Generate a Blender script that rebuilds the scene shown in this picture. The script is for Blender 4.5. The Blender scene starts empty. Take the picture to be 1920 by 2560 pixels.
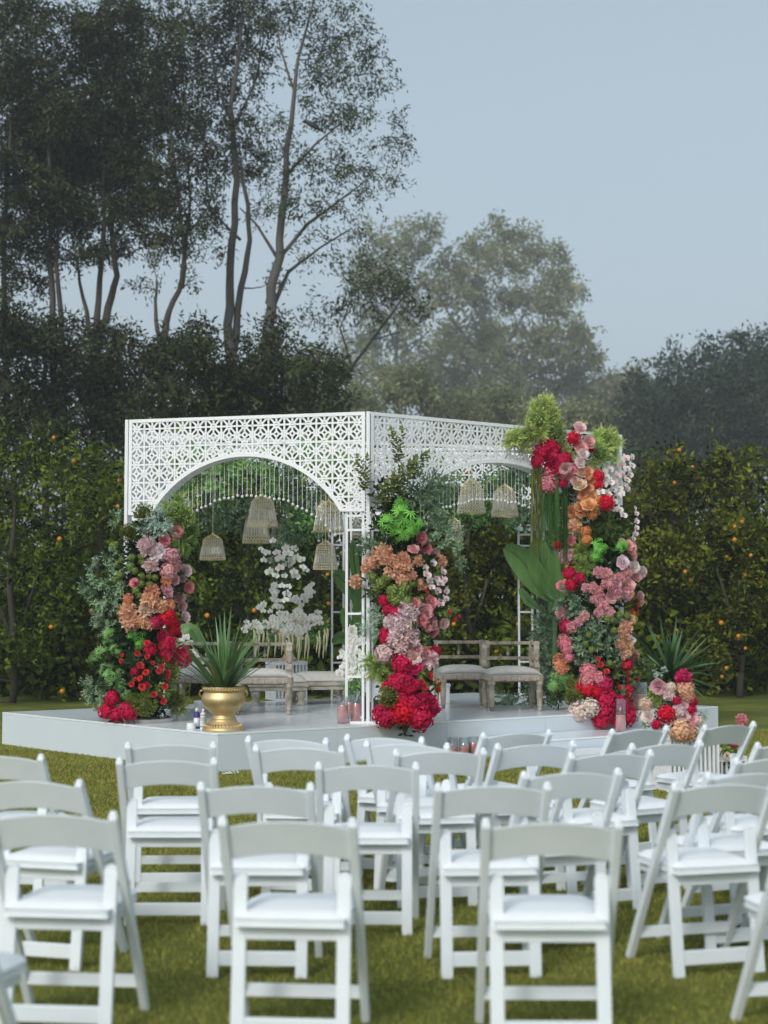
import bpy, math, random
import numpy as np
from mathutils import Vector, Matrix, Euler
random.seed(7); RNG = np.random.default_rng(7)
PI = math.pi
sc = bpy.context.scene
COL = sc.collection
# ------------------------------------------------------------------ camera
F = 3800.0; CAMH = 1.5; YH = 1514.0            # focal length in photo pixels, eye height, horizon row
PITCH = math.atan((YH - 1280.0) / F)
cd = bpy.data.cameras.new('camera'); cam = bpy.data.objects.new('camera', cd); COL.objects.link(cam)
cam.location = (0, 0, CAMH); cam.rotation_euler = (PI/2 + PITCH, 0, 0)
cd.sensor_fit = 'HORIZONTAL'; cd.sensor_width = 24.0; cd.lens = 24.0 * F / 1920.0
cd.clip_start = 0.1; cd.clip_end = 3000
cd.dof.use_dof = True; cd.dof.focus_distance = 15.3; cd.dof.aperture_fstop = 1.8; cd.dof.aperture_blades = 9
sc.camera = cam
# ------------------------------------------------------------------ world, sun, exposure
SUN_EL, SUN_AZ = math.radians(36), math.radians(204)
w = bpy.data.worlds.new('World'); sc.world = w; w.use_nodes = True
nt = w.node_tree; nt.nodes.clear()
sky = nt.nodes.new('ShaderNodeTexSky'); sky.sky_type = 'NISHITA'; sky.sun_disc = False
sky.sun_elevation = SUN_EL; sky.sun_rotation = SUN_AZ; sky.air_density = 1.0; sky.dust_density = 4.0; sky.ozone_density = 1.0
hs = nt.nodes.new('ShaderNodeHueSaturation'); hs.inputs['Saturation'].default_value = 0.55
bw = nt.nodes.new('ShaderNodeMix'); bw.data_type = 'RGBA'; bw.inputs[0].default_value = 0.42
bw.inputs[7].default_value = (3.55, 4.75, 5.35, 1)          # cloud cover: even pale blue grey
bg = nt.nodes.new('ShaderNodeBackground'); bg.inputs[1].default_value = 0.102
wo = nt.nodes.new('ShaderNodeOutputWorld')
nt.links.new(sky.outputs[0], hs.inputs['Color']); nt.links.new(hs.outputs[0], bw.inputs[6])
nt.links.new(bw.outputs[2], bg.inputs[0]); nt.links.new(bg.outputs[0], wo.inputs[0])
sd = bpy.data.lights.new('sun', 'SUN'); sd.energy = 1.0; sd.angle = math.radians(12); sd.color = (1.0, 0.985, 0.955)
so = bpy.data.objects.new('sun', sd); COL.objects.link(so)
dv = Vector((math.sin(SUN_AZ) * math.cos(SUN_EL), math.cos(SUN_AZ) * math.cos(SUN_EL), math.sin(SUN_EL)))
so.rotation_euler = dv.to_track_quat('Z', 'Y').to_euler(); so.location = (0, 0, 40)
sc.view_settings.view_transform = 'Standard'; sc.view_settings.look = 'None'
sc.view_settings.exposure = 0.64; sc.view_settings.gamma = 1.0; sc.view_settings.use_curve_mapping = False
sc.render.engine = 'CYCLES'
sc.cycles.use_denoising = True
try: sc.cycles.denoiser = 'OPENIMAGEDENOISE'
except Exception: pass
sc.cycles.max_bounces = 6; sc.cycles.diffuse_bounces = 3; sc.cycles.glossy_bounces = 2
sc.cycles.transmission_bounces = 5; sc.cycles.transparent_max_bounces = 8; sc.cycles.volume_bounces = 0
sc.cycles.sample_clamp_indirect = 5.0
sc.cycles.caustics_reflective = False; sc.cycles.caustics_refractive = False
sc.render.use_persistent_data = False

# ------------------------------------------------------------------ points in the place
def ray(px, py):
    u = (1280.0 - py) / F; c, s = math.cos(PITCH), math.sin(PITCH)
    return Vector(((px - 960.0) / F, c - s * u, s + c * u))
def at(px, py, Y):
    r = ray(px, py); return Vector((r.x / r.y * Y, Y, CAMH + r.z / r.y * Y))
def onz(px, py, z):
    r = ray(px, py); t = (z - CAMH) / r.z; return Vector((r.x * t, r.y * t, z))
def ppm(Y): return F / Y

# ------------------------------------------------------------------ mesh building
class MB:
    def __init__(s): s.v = []; s.f = []
    def add(s, vs, fs):
        o = len(s.v); s.v.extend([tuple(v) for v in vs]); s.f.extend([tuple(i + o for i in f) for f in fs]); return s
    def box(s, c, d, rot=None):
        x, y, z = d[0]/2, d[1]/2, d[2]/2
        P = [Vector(p) for p in ((-x,-y,-z),(x,-y,-z),(x,y,-z),(-x,y,-z),(-x,-y,z),(x,-y,z),(x,y,z),(-x,y,z))]
        if rot is not None: P = [rot @ p for p in P]
        c = Vector(c)
        return s.add([p + c for p in P], [(0,3,2,1),(4,5,6,7),(0,1,5,4),(1,2,6,5),(2,3,7,6),(3,0,4,7)])
    def beam(s, a, b, wd, ht, up=(0,0,1)):
        a, b = Vector(a), Vector(b); d = b - a; L = d.length
        if L < 1e-6: return s
        d.normalize(); up = Vector(up)
        if abs(d.dot(up)) > 0.98: up = Vector((0,1,0))
        x = d.cross(up).normalized(); z = x.cross(d).normalized()
        R = Matrix((x, d, z)).transposed()
        return s.box((a + b) / 2, (wd, L, ht), R)
    def tube(s, pts, rad, n=6, cap=True):
        pts = [Vector(p) for p in pts]
        if not hasattr(rad, '__len__'): rad = [rad] * len(pts)
        vs = []; fs = []; up = Vector((0.13, 0.31, 0.94)).normalized()
        for i, p in enumerate(pts):
            d = (pts[min(i+1, len(pts)-1)] - pts[max(i-1, 0)]).normalized()
            x = d.cross(up)
            if x.length < 0.05: x = d.cross(Vector((1,0,0)))
            x.normalize(); y = d.cross(x).normalized()
            for k in range(n):
                a = 2*PI*k/n; vs.append(p + (x*math.cos(a) + y*math.sin(a)) * rad[i])
        for i in range(len(pts)-1):
            for k in range(n):
                k2 = (k+1) % n; fs.append((i*n+k, i*n+k2, (i+1)*n+k2, (i+1)*n+k))
        if cap:
            fs.append(tuple(range(n-1, -1, -1))); o = (len(pts)-1)*n; fs.append(tuple(range(o, o+n)))
        return s.add(vs, fs)
    def lathe(s, prof, n=24, c=(0,0,0), fl=None):
        vs = []; fs = []
        for j, (r, z) in enumerate(prof):
            for k in range(n):
                a = 2*PI*k/n; rr = max(r, 1e-4) * (fl(j, a) if fl else 1)
                vs.append((c[0]+rr*math.cos(a), c[1]+rr*math.sin(a), c[2]+z))
        for j in range(len(prof)-1):
            for k in range(n):
                k2 = (k+1) % n; fs.append((j*n+k, j*n+k2, (j+1)*n+k2, (j+1)*n+k))
        fs.append(tuple(range(n-1, -1, -1))); o = (len(prof)-1)*n; fs.append(tuple(range(o, o+n)))
        return s.add(vs, fs)
    def ball(s, c, r, n=8, m=5, sq=(1,1,1)):
        prof = [(r*math.sin(PI*j/m), -r*math.cos(PI*j/m)) for j in range(m+1)]
        vs = []; fs = []
        for j, (rr, z) in enumerate(prof):
            for k in range(n):
                a = 2*PI*k/n; vs.append((c[0]+rr*math.cos(a)*sq[0], c[1]+rr*math.sin(a)*sq[1], c[2]+z*sq[2]))
        for j in range(m):
            for k in range(n):
                k2 = (k+1) % n; fs.append((j*n+k, j*n+k2, (j+1)*n+k2, (j+1)*n+k))
        return s.add(vs, fs)
    def mesh(s, name, mat, smooth=False):
        me = bpy.data.meshes.new(name); me.from_pydata(s.v, [], s.f); me.update()
        if mat: me.materials.append(mat)
        if smooth: me.shade_smooth()
        return me
    def build(s, name, mat, parent=None, smooth=False, bevel=0, loc=None):
        o = link(name, s.mesh(name, mat, smooth), parent, loc)
        if bevel:
            m = o.modifiers.new('edge', 'BEVEL'); m.width = bevel; m.segments = 2; m.limit_method = 'ANGLE'; m.angle_limit = 0.7
            m.harden_normals = False
        return o
def link(name, me, parent=None, loc=None, rot=None, scale=None, color=None):
    o = bpy.data.objects.new(name, me); COL.objects.link(o)
    if parent is not None: o.parent = parent
    if loc is not None: o.location = loc
    if rot is not None:
        if isinstance(rot, Matrix): o.rotation_euler = rot.to_euler()
        else: o.rotation_euler = rot
    if scale is not None: o.scale = (scale,)*3 if not hasattr(scale, '__len__') else scale
    if color is not None: o.color = (*color[:3], 1)
    return o
def tag(o, label=None, cat=None, group=None, kind=None):
    if label: o['label'] = label
    if cat: o['category'] = cat
    if group: o['group'] = group
    if kind: o['kind'] = kind
    return o
def thing(name, loc, label, cat, group=None, rz=0):
    o = bpy.data.objects.new(name, None); COL.objects.link(o); o.location = loc; o.rotation_euler = (0,0,rz)
    o.empty_display_size = 0.1
    return tag(o, label, cat, group)
def arr_mesh(name, V, Q, mat, tint=None, smooth=False):
    """V (n,3) float, Q (m,k) int, tint per face."""
    me = bpy.data.meshes.new(name); n, (m, k) = len(V), Q.shape
    me.vertices.add(n); me.vertices.foreach_set('co', np.asarray(V, np.float32).ravel())
    me.loops.add(m*k); me.loops.foreach_set('vertex_index', np.asarray(Q, np.int32).ravel())
    me.polygons.add(m); me.polygons.foreach_set('loop_start', np.arange(0, m*k, k, dtype=np.int32))
    me.polygons.foreach_set('loop_total', np.full(m, k, np.int32))
    if smooth: me.polygons.foreach_set('use_smooth', np.ones(m, bool))
    me.update(calc_edges=True)
    if tint is not None:
        a = me.attributes.new('tint', 'FLOAT', 'FACE'); a.data.foreach_set('value', np.asarray(tint, np.float32))
    me.materials.append(mat); me.validate(); return me

# ------------------------------------------------------------------ materials
def N(nt, t, **kw):
    n = nt.nodes.new(t)
    for k, v in kw.items(): setattr(n, k, v)
    return n
def newmat(name):
    m = bpy.data.materials.new(name); m.use_nodes = True; m.node_tree.nodes.clear(); return m, m.node_tree
def ramp(nt, fac, stops):
    r = N(nt, 'ShaderNodeValToRGB'); e = r.color_ramp.elements
    while len(e) < len(stops): e.new(0.5)
    for i, (p, c) in enumerate(stops): e[i].position = p; e[i].color = (*c, 1) if len(c) == 3 else c
    nt.links.new(fac, r.inputs[0]); return r.outputs[0]
def noise(nt, scale, detail=3, rough=0.55, vec=None, dist=0):
    n = N(nt, 'ShaderNodeTexNoise'); n.inputs['Scale'].default_value = scale; n.inputs['Detail'].default_value = detail
    n.inputs['Roughness'].default_value = rough; n.inputs['Distortion'].default_value = dist
    if vec is not None: nt.links.new(vec, n.inputs['Vector'])
    return n.outputs['Fac']
def objvec(nt, scale=None):
    t = N(nt, 'ShaderNodeTexCoord').outputs['Object']
    if scale:
        m = N(nt, 'ShaderNodeMapping'); m.inputs['Scale'].default_value = scale; nt.links.new(t, m.inputs[0]); return m.outputs[0]
    return t
def solid(name, stops, scale=8, rough=0.5, metal=0, bump=0.1, bscale=60, spec=0.5, stretch=None, coat=0, trans=0, dist=0):
    m, nt = newmat(name); v = objvec(nt, stretch)
    b = N(nt, 'ShaderNodeBsdfPrincipled'); o = N(nt, 'ShaderNodeOutputMaterial'); nt.links.new(b.outputs[0], o.inputs[0])
    if len(stops) > 1: nt.links.new(ramp(nt, noise(nt, scale, 4, 0.6, v, dist), stops), b.inputs['Base Color'])
    else: b.inputs['Base Color'].default_value = (*stops[0][1], 1)
    b.inputs['Roughness'].default_value = rough; b.inputs['Metallic'].default_value = metal
    b.inputs['Specular IOR Level'].default_value = spec; b.inputs['Coat Weight'].default_value = coat
    if trans: b.inputs['Transmission Weight'].default_value = trans
    if bump:
        bn = N(nt, 'ShaderNodeBump'); bn.inputs['Strength'].default_value = bump; bn.inputs['Distance'].default_value = 0.01
        nt.links.new(noise(nt, bscale, 3, 0.6, v), bn.inputs['Height']); nt.links.new(bn.outputs[0], b.inputs['Normal'])
    return m
def leafy(name, c0, c1, trans=0.3, useobj=False, rough=0.55, nscale=3.0, spec=0.3):
    """Two tones by the per-leaf tint, broken up by noise; part of the light passes through."""
    m, nt = newmat(name); o = N(nt, 'ShaderNodeOutputMaterial')
    a = N(nt, 'ShaderNodeAttribute', attribute_name='tint')
    geo = N(nt, 'ShaderNodeNewGeometry')
    add = N(nt, 'ShaderNodeMath', operation='ADD'); nt.links.new(a.outputs['Fac'], add.inputs[0])
    nz = noise(nt, nscale, 2, 0.5, geo.outputs['Position'])
    sb = N(nt, 'ShaderNodeMath', operation='MULTIPLY_ADD'); sb.inputs[1].default_value = 0.7; sb.inputs[2].default_value = -0.35
    nt.links.new(nz, sb.inputs[0]); nt.links.new(sb.outputs[0], add.inputs[1])
    col = ramp(nt, add.outputs[0], [(0.0, c0), (1.0, c1)])
    if useobj:
        oi = N(nt, 'ShaderNodeObjectInfo'); mx = N(nt, 'ShaderNodeMix', data_type='RGBA', blend_type='MULTIPLY'); mx.inputs[0].default_value = 1
        nt.links.new(oi.outputs['Color'], mx.inputs[6]); nt.links.new(col, mx.inputs[7]); col = mx.outputs[2]
    p = N(nt, 'ShaderNodeBsdfPrincipled'); p.inputs['Roughness'].default_value = rough; p.inputs['Specular IOR Level'].default_value = spec
    t = N(nt, 'ShaderNodeBsdfTranslucent'); mix = N(nt, 'ShaderNodeMixShader'); mix.inputs[0].default_value = trans
    nt.links.new(col, p.inputs['Base Color']); nt.links.new(col, t.inputs[0])
    nt.links.new(p.outputs[0], mix.inputs[1]); nt.links.new(t.outputs[0], mix.inputs[2]); nt.links.new(mix.outputs[0], o.inputs[0])
    return m
M = {}
M['chair'] = solid('chair_resin_white', [(0.25, (0.69,0.75,0.79)), (0.75, (0.77,0.82,0.86))], 5, 0.38, bump=0.04, bscale=40)
M['cushion'] = solid('chair_seat_vinyl', [(0.3, (0.80,0.83,0.85)), (0.7, (0.86,0.885,0.90))], 6, 0.5, bump=0.08, bscale=90)
M['frame'] = solid('white_painted_metal', [(0.2, (0.74,0.765,0.79)), (0.8, (0.83,0.85,0.87))], 4, 0.4, bump=0.03)
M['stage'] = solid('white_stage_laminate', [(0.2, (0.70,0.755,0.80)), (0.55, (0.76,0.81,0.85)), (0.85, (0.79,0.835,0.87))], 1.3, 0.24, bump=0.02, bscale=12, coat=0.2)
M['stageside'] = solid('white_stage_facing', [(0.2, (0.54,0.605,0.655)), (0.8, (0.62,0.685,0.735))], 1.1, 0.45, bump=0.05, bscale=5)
M['gold'] = solid('brushed_brass', [(0.2, (0.42,0.30,0.13)), (0.5, (0.66,0.50,0.26)), (0.8, (0.78,0.62,0.36))], 6, 0.5, metal=.85, bump=0.25, bscale=25)
M['goldwire'] = solid('gold_wire', [(0.3, (0.55,0.44,0.24)), (0.7, (0.78,0.66,0.40))], 30, 0.4, metal=0.4, bump=0)
M['crystal'] = solid('crystal_beads', [(0.3, (0.62,0.63,0.60)), (0.7, (0.85,0.86,0.84))], 60, 0.12, bump=0, spec=0.9, coat=0.6, trans=0.15)
M['rod'] = solid('crystal_rods', [(0.3, (0.50,0.50,0.41)), (0.7, (0.74,0.74,0.64))], 50, 0.15, bump=0, spec=0.9, trans=0.3)
M['strand'] = solid('glass_strand', [(0.3, (0.72,0.74,0.75)), (0.7, (0.86,0.88,0.9))], 80, 0.2, bump=0, spec=0.8)
M['wood'] = solid('aged_cream_wood', [(0.3, (0.12,0.10,0.075)), (0.48, (0.34,0.30,0.24)), (0.75, (0.50,0.455,0.38))], 14, 0.6, bump=0.5, bscale=60, stretch=(1,1,0.35))
M['woodpale'] = solid('limed_wood', [(0.3, (0.28,0.25,0.20)), (0.7, (0.50,0.47,0.40))], 9, 0.6, bump=0.3, bscale=40)
M['fabric'] = solid('cream_linen', [(0.3, (0.52,0.50,0.46)), (0.7, (0.62,0.60,0.56))], 20, 0.9, bump=0.3, bscale=220, spec=0.2)
M['redtrim'] = solid('dusty_red_lining', [(0.3, (0.30,0.07,0.08)), (0.7, (0.38,0.12,0.12))], 20, 0.8)
M['pinkwax'] = solid('pink_wax', [(0.3, (0.92,0.36,0.34)), (0.7, (0.96,0.43,0.40))], 6, 0.5, bump=0.05)
M['bag'] = solid('black_sandbag', [(0.3, (0.012,0.013,0.016)), (0.7, (0.035,0.037,0.045))], 8, 0.45, bump=0.6, bscale=14)
M['canblue'] = solid('can_navy', [(0, (0.045,0.04,0.19))], 1, 0.35, bump=0)
M['canwhite'] = solid('can_white', [(0, (0.72,0.74,0.76))], 1, 0.35, bump=0)
M['canteal'] = solid('can_teal', [(0, (0.03,0.30,0.38))], 1, 0.35, bump=0)
M['canred'] = solid('can_red', [(0, (0.42,0.04,0.04))], 1, 0.35, bump=0)
M['ink'] = solid('print_black', [(0, (0.015,0.015,0.02))], 1, 0.5, bump=0)
M['bark'] = solid('bark_brown', [(0.3, (0.030,0.026,0.020)), (0.7, (0.085,0.075,0.06))], 3, 0.9, bump=0.6, bscale=12, stretch=(1,1,0.2))
M['barkpale'] = solid('bark_grey', [(0.3, (0.05,0.05,0.045)), (0.7, (0.115,0.11,0.10))], 2.5, 0.9, bump=0.5, bscale=10, stretch=(1,1,0.2))
M['stem'] = solid('green_stem', [(0.3, (0.04,0.09,0.03)), (0.7, (0.09,0.16,0.06))], 9, 0.6, bump=0)
M['orangefruit'] = solid('orange_peel', [(0.3, (0.50,0.17,0.012)), (0.7, (0.60,0.25,0.02))], 4, 0.5, bump=0.1)
M['crow'] = solid('crow_feather', [(0.3, (0.01,0.01,0.012)), (0.7, (0.02,0.02,0.025))], 8, 0.5, bump=0.2)
M['tall'] = leafy('tall_tree_leaf', (0.003,0.008,0.002), (0.080,0.098,0.020), 0.2, nscale=0.5)
M['tallgrey'] = leafy('grey_tree_leaf', (0.012,0.026,0.008), (0.10,0.130,0.045), 0.3, nscale=0.5)
M['hazy'] = leafy('haze_tinted_far_leaf', (0.15,0.175,0.085), (0.40,0.41,0.21), 0.45, nscale=0.15)  # haze paleness put into the leaf colour, on top of the mist volume
M['conifer'] = leafy('conifer_leaf', (0.008,0.024,0.011), (0.050,0.085,0.042), 0.15, nscale=0.2)
M['citrus'] = leafy('citrus_leaf', (0.005,0.014,0.002), (0.22,0.31,0.030), 0.3, nscale=1.0, rough=0.6, spec=0.2)
M['citrusy'] = leafy('citrus_leaf_yellowed', (0.007,0.016,0.002), (0.28,0.31,0.030), 0.3, nscale=.9, rough=0.6, spec=0.2)
M['green'] = leafy('arranged_leaf', (0.35,0.38,0.35), (1.75,1.7,1.6), 0.28, True, nscale=6)
M['petal'] = leafy('petal', (0.62,0.57,0.60), (1.05,1.05,1.05), 0.42, True, rough=0.6, nscale=9, spec=0.2)
M['sword'] = solid('sword_leaf_green', [(0.25, (0.045,0.11,0.035)), (0.55, (0.09,0.19,0.06)), (0.8, (0.18,0.28,0.10))], 5, 0.42, bump=0.15, bscale=60, stretch=(1,1,0.15))
M['swordy'] = solid('sword_leaf_yellow', [(0.3, (0.25,0.22,0.05)), (0.7, (0.40,0.33,0.10))], 5, 0.5, bump=0.1)
M['banana'] = solid('broad_leaf', [(0.25, (0.06,0.15,0.03)), (0.75, (0.12,0.25,0.06))], 4, 0.45, bump=0.3, bscale=30, stretch=(4,4,0.3))
M['blade'] = leafy('grass_blade', (0.105,0.130,0.019), (0.50,0.48,0.105), 0.3, nscale=2.2)
M['saucer'] = solid('pale_tray', [(0.3, (0.55,0.55,0.52)), (0.7, (0.65,0.65,0.62))], 9, 0.5)
def mat_glass():
    m, nt = newmat('clear_glass'); o = N(nt, 'ShaderNodeOutputMaterial'); g = N(nt, 'ShaderNodeBsdfGlossy'); g.inputs['Roughness'].default_value = 0.05
    t = N(nt, 'ShaderNodeBsdfTransparent'); t.inputs[0].default_value = (0.95,0.97,0.98,1); fr = N(nt, 'ShaderNodeLayerWeight'); fr.inputs[0].default_value = .12
    ad = N(nt, 'ShaderNodeMath', operation='ADD'); ad.inputs[1].default_value = 0.04; mx = N(nt, 'ShaderNodeMixShader')
    nt.links.new(fr.outputs['Facing'], ad.inputs[0]); nt.links.new(ad.outputs[0], mx.inputs[0]); nt.links.new(t.outputs[0], mx.inputs[1]); nt.links.new(g.outputs[0], mx.inputs[2]); nt.links.new(mx.outputs[0], o.inputs[0])
    return m
M['glass'] = mat_glass()
def mat_lawn():
    m, nt = newmat('lawn_soil_and_grass'); v = objvec(nt)
    b = N(nt, 'ShaderNodeBsdfPrincipled'); o = N(nt, 'ShaderNodeOutputMaterial'); nt.links.new(b.outputs[0], o.inputs[0])
    big = ramp(nt, noise(nt, 0.9, 4, 0.6, v), [(0.3, (0.075,0.100,0.018)), (0.55, (0.16,0.18,0.035)), (0.75, (0.25,0.25,0.06))])
    fine = ramp(nt, noise(nt, 55, 3, 0.7, v), [(0.3, (0.45,0.45,0.45)), (0.7, (1.25,1.25,1.25))])
    mx = N(nt, 'ShaderNodeMix', data_type='RGBA', blend_type='MULTIPLY'); mx.inputs[0].default_value = 1
    nt.links.new(big, mx.inputs[6]); nt.links.new(fine, mx.inputs[7]); nt.links.new(mx.outputs[2], b.inputs['Base Color'])
    b.inputs['Roughness'].default_value = 0.9; b.inputs['Specular IOR Level'].default_value = 0.15
    bn = N(nt, 'ShaderNodeBump'); bn.inputs['Strength'].default_value = 0.6; bn.inputs['Distance'].default_value = 0.03
    nt.links.new(noise(nt, 40, 4, 0.7, v), bn.inputs['Height']); nt.links.new(bn.outputs[0], b.inputs['Normal'])
    return m
M['lawn'] = mat_lawn()

# ------------------------------------------------------------------ the setting: ground and grass
g = MB().add([(-900,-40,0),(900,-40,0),(900,1500,0),(-900,1500,0)], [(0,1,2,3)]).build('lawn', M['lawn']); tag(g, kind='structure')

S0 = Vector((-1.50, 13.79, 0)); SL = Vector((-4.13, 16.55, 0)); SR = Vector((3.82, 17.48, 0)); SB = Vector((1.19, 20.24, 0))
ZS = 0.35
er = (SR - S0).normalized(); nr = Vector((er.y, -er.x, 0)); el = (SL - S0).normalized(); nl = Vector((-el.y, el.x, 0))
def make_grass():
    nb = 420000
    y = np.sqrt(RNG.uniform(4.6**2, 18.5**2, nb)); x = RNG.uniform(-1, 1, nb) * (y * 0.262 + 0.15)
    z = np.zeros(nb)
    a = RNG.uniform(0, 2*PI, nb); ln = RNG.uniform(0.009, 0.026, nb) * (1 + 0.15*np.sin(x*3.1)*np.sin(y*2.3)); w_ = 0.0014 + 0.00018*y
    lean = RNG.uniform(0.1, 0.9, nb)
    b = np.stack([x, y, z], 1); wx = np.stack([np.cos(a)*w_, np.sin(a)*w_, z], 1)
    la = RNG.uniform(0, 2*PI, nb)
    tip = b + np.stack([np.cos(la)*lean*ln, np.sin(la)*lean*ln, ln], 1)
    V = np.stack([b - wx, b + wx, tip], 1).reshape(-1, 3); Q = np.arange(nb*3).reshape(nb, 3)
    t = np.clip(0.45 + 0.35*RNG.standard_normal(nb) , 0, 1)
    o = link('grass', arr_mesh('grass', V, Q, M['blade'], t)); tag(o, 'short mown green lawn grass between the chairs', 'grass', kind='stuff')
make_grass()

# ------------------------------------------------------------------ stage and step
def prism(pts, z0, z1):
    n = len(pts); mb = MB()
    mb.add([(p.x, p.y, z0) for p in pts] + [(p.x, p.y, z1) for p in pts],
           [tuple(range(n-1, -1, -1)), tuple(range(n, 2*n))] + [(i, (i+1) % n, n+(i+1) % n, n+i) for i in range(n)])
    return mb
st = thing('stage', S0, 'low white glossy stage under the floral pavilion', 'stage')
o3 = -S0
cc = (S0+SL+SR+SB)/4
ins = lambda p, k: p + (cc - p).normalized()*k + o3
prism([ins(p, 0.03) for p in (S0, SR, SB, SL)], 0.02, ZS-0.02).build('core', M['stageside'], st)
# deck boards laid side by side, fine joints between them
nb_ = 5
for i in range(nb_):
    t0, t1 = i/nb_, (i+1)/nb_ 
    a, b = S0.lerp(SR, t0), S0.lerp(SR, t1); c, d = SL.lerp(SB, t1), SL.lerp(SB, t0)
    gp = er*0.0012
    prism([a+gp+o3, b-gp+o3, c-gp+o3, d+gp+o3], ZS-0.018, ZS).build('deck_board', M['stage'], st, bevel=0.002)
def facing(a, b, n, z0, z1, count, par, org, off=0.0):
    for i in range(count):
        p, q = a.lerp(b, i/count), a.lerp(b, (i+1)/count); d = (q-p).normalized()
        p, q = p + d*0.0015 + n*off, q - d*0.0015 + n*off
        prism([p-org, q-org, q-n*0.016-org, p-n*0.016-org] if True else [], z0, z1).build('side_panel', M['stageside'], par, bevel=0.002)
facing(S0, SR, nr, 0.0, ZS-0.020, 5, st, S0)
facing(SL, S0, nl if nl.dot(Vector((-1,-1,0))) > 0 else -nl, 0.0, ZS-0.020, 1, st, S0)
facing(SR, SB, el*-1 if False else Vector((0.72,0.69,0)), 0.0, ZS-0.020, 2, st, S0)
# step in front of the right-hand side
sa = S0 + er*3.02; sb2 = S0 + er*5.05
sp = thing('stage_step', sa, 'low white step in front of the stage', 'step')
q = [sa + nr*0.02, sa + nr*0.66, sb2 + nr*0.66, sb2 + nr*0.02]
cq = sum(q, Vector())/4
prism([p-sa for p in q], 0.155, 0.175).build('tread', M['stage'], sp, bevel=0.003)
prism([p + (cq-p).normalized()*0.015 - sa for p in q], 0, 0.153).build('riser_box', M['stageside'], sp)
q2 = [sa + nr*0.68 + er*0.1, sa + nr*1.15+er*0.1, sb2 + nr*1.15, sb2 + nr*0.68]
sp2 = thing('stage_step', sa, 'lowest white step, just above the grass', 'step')
prism([p-sa for p in q2], 0.0, 0.07).build('tread', M['stage'], sp2, bevel=0.003)

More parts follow.
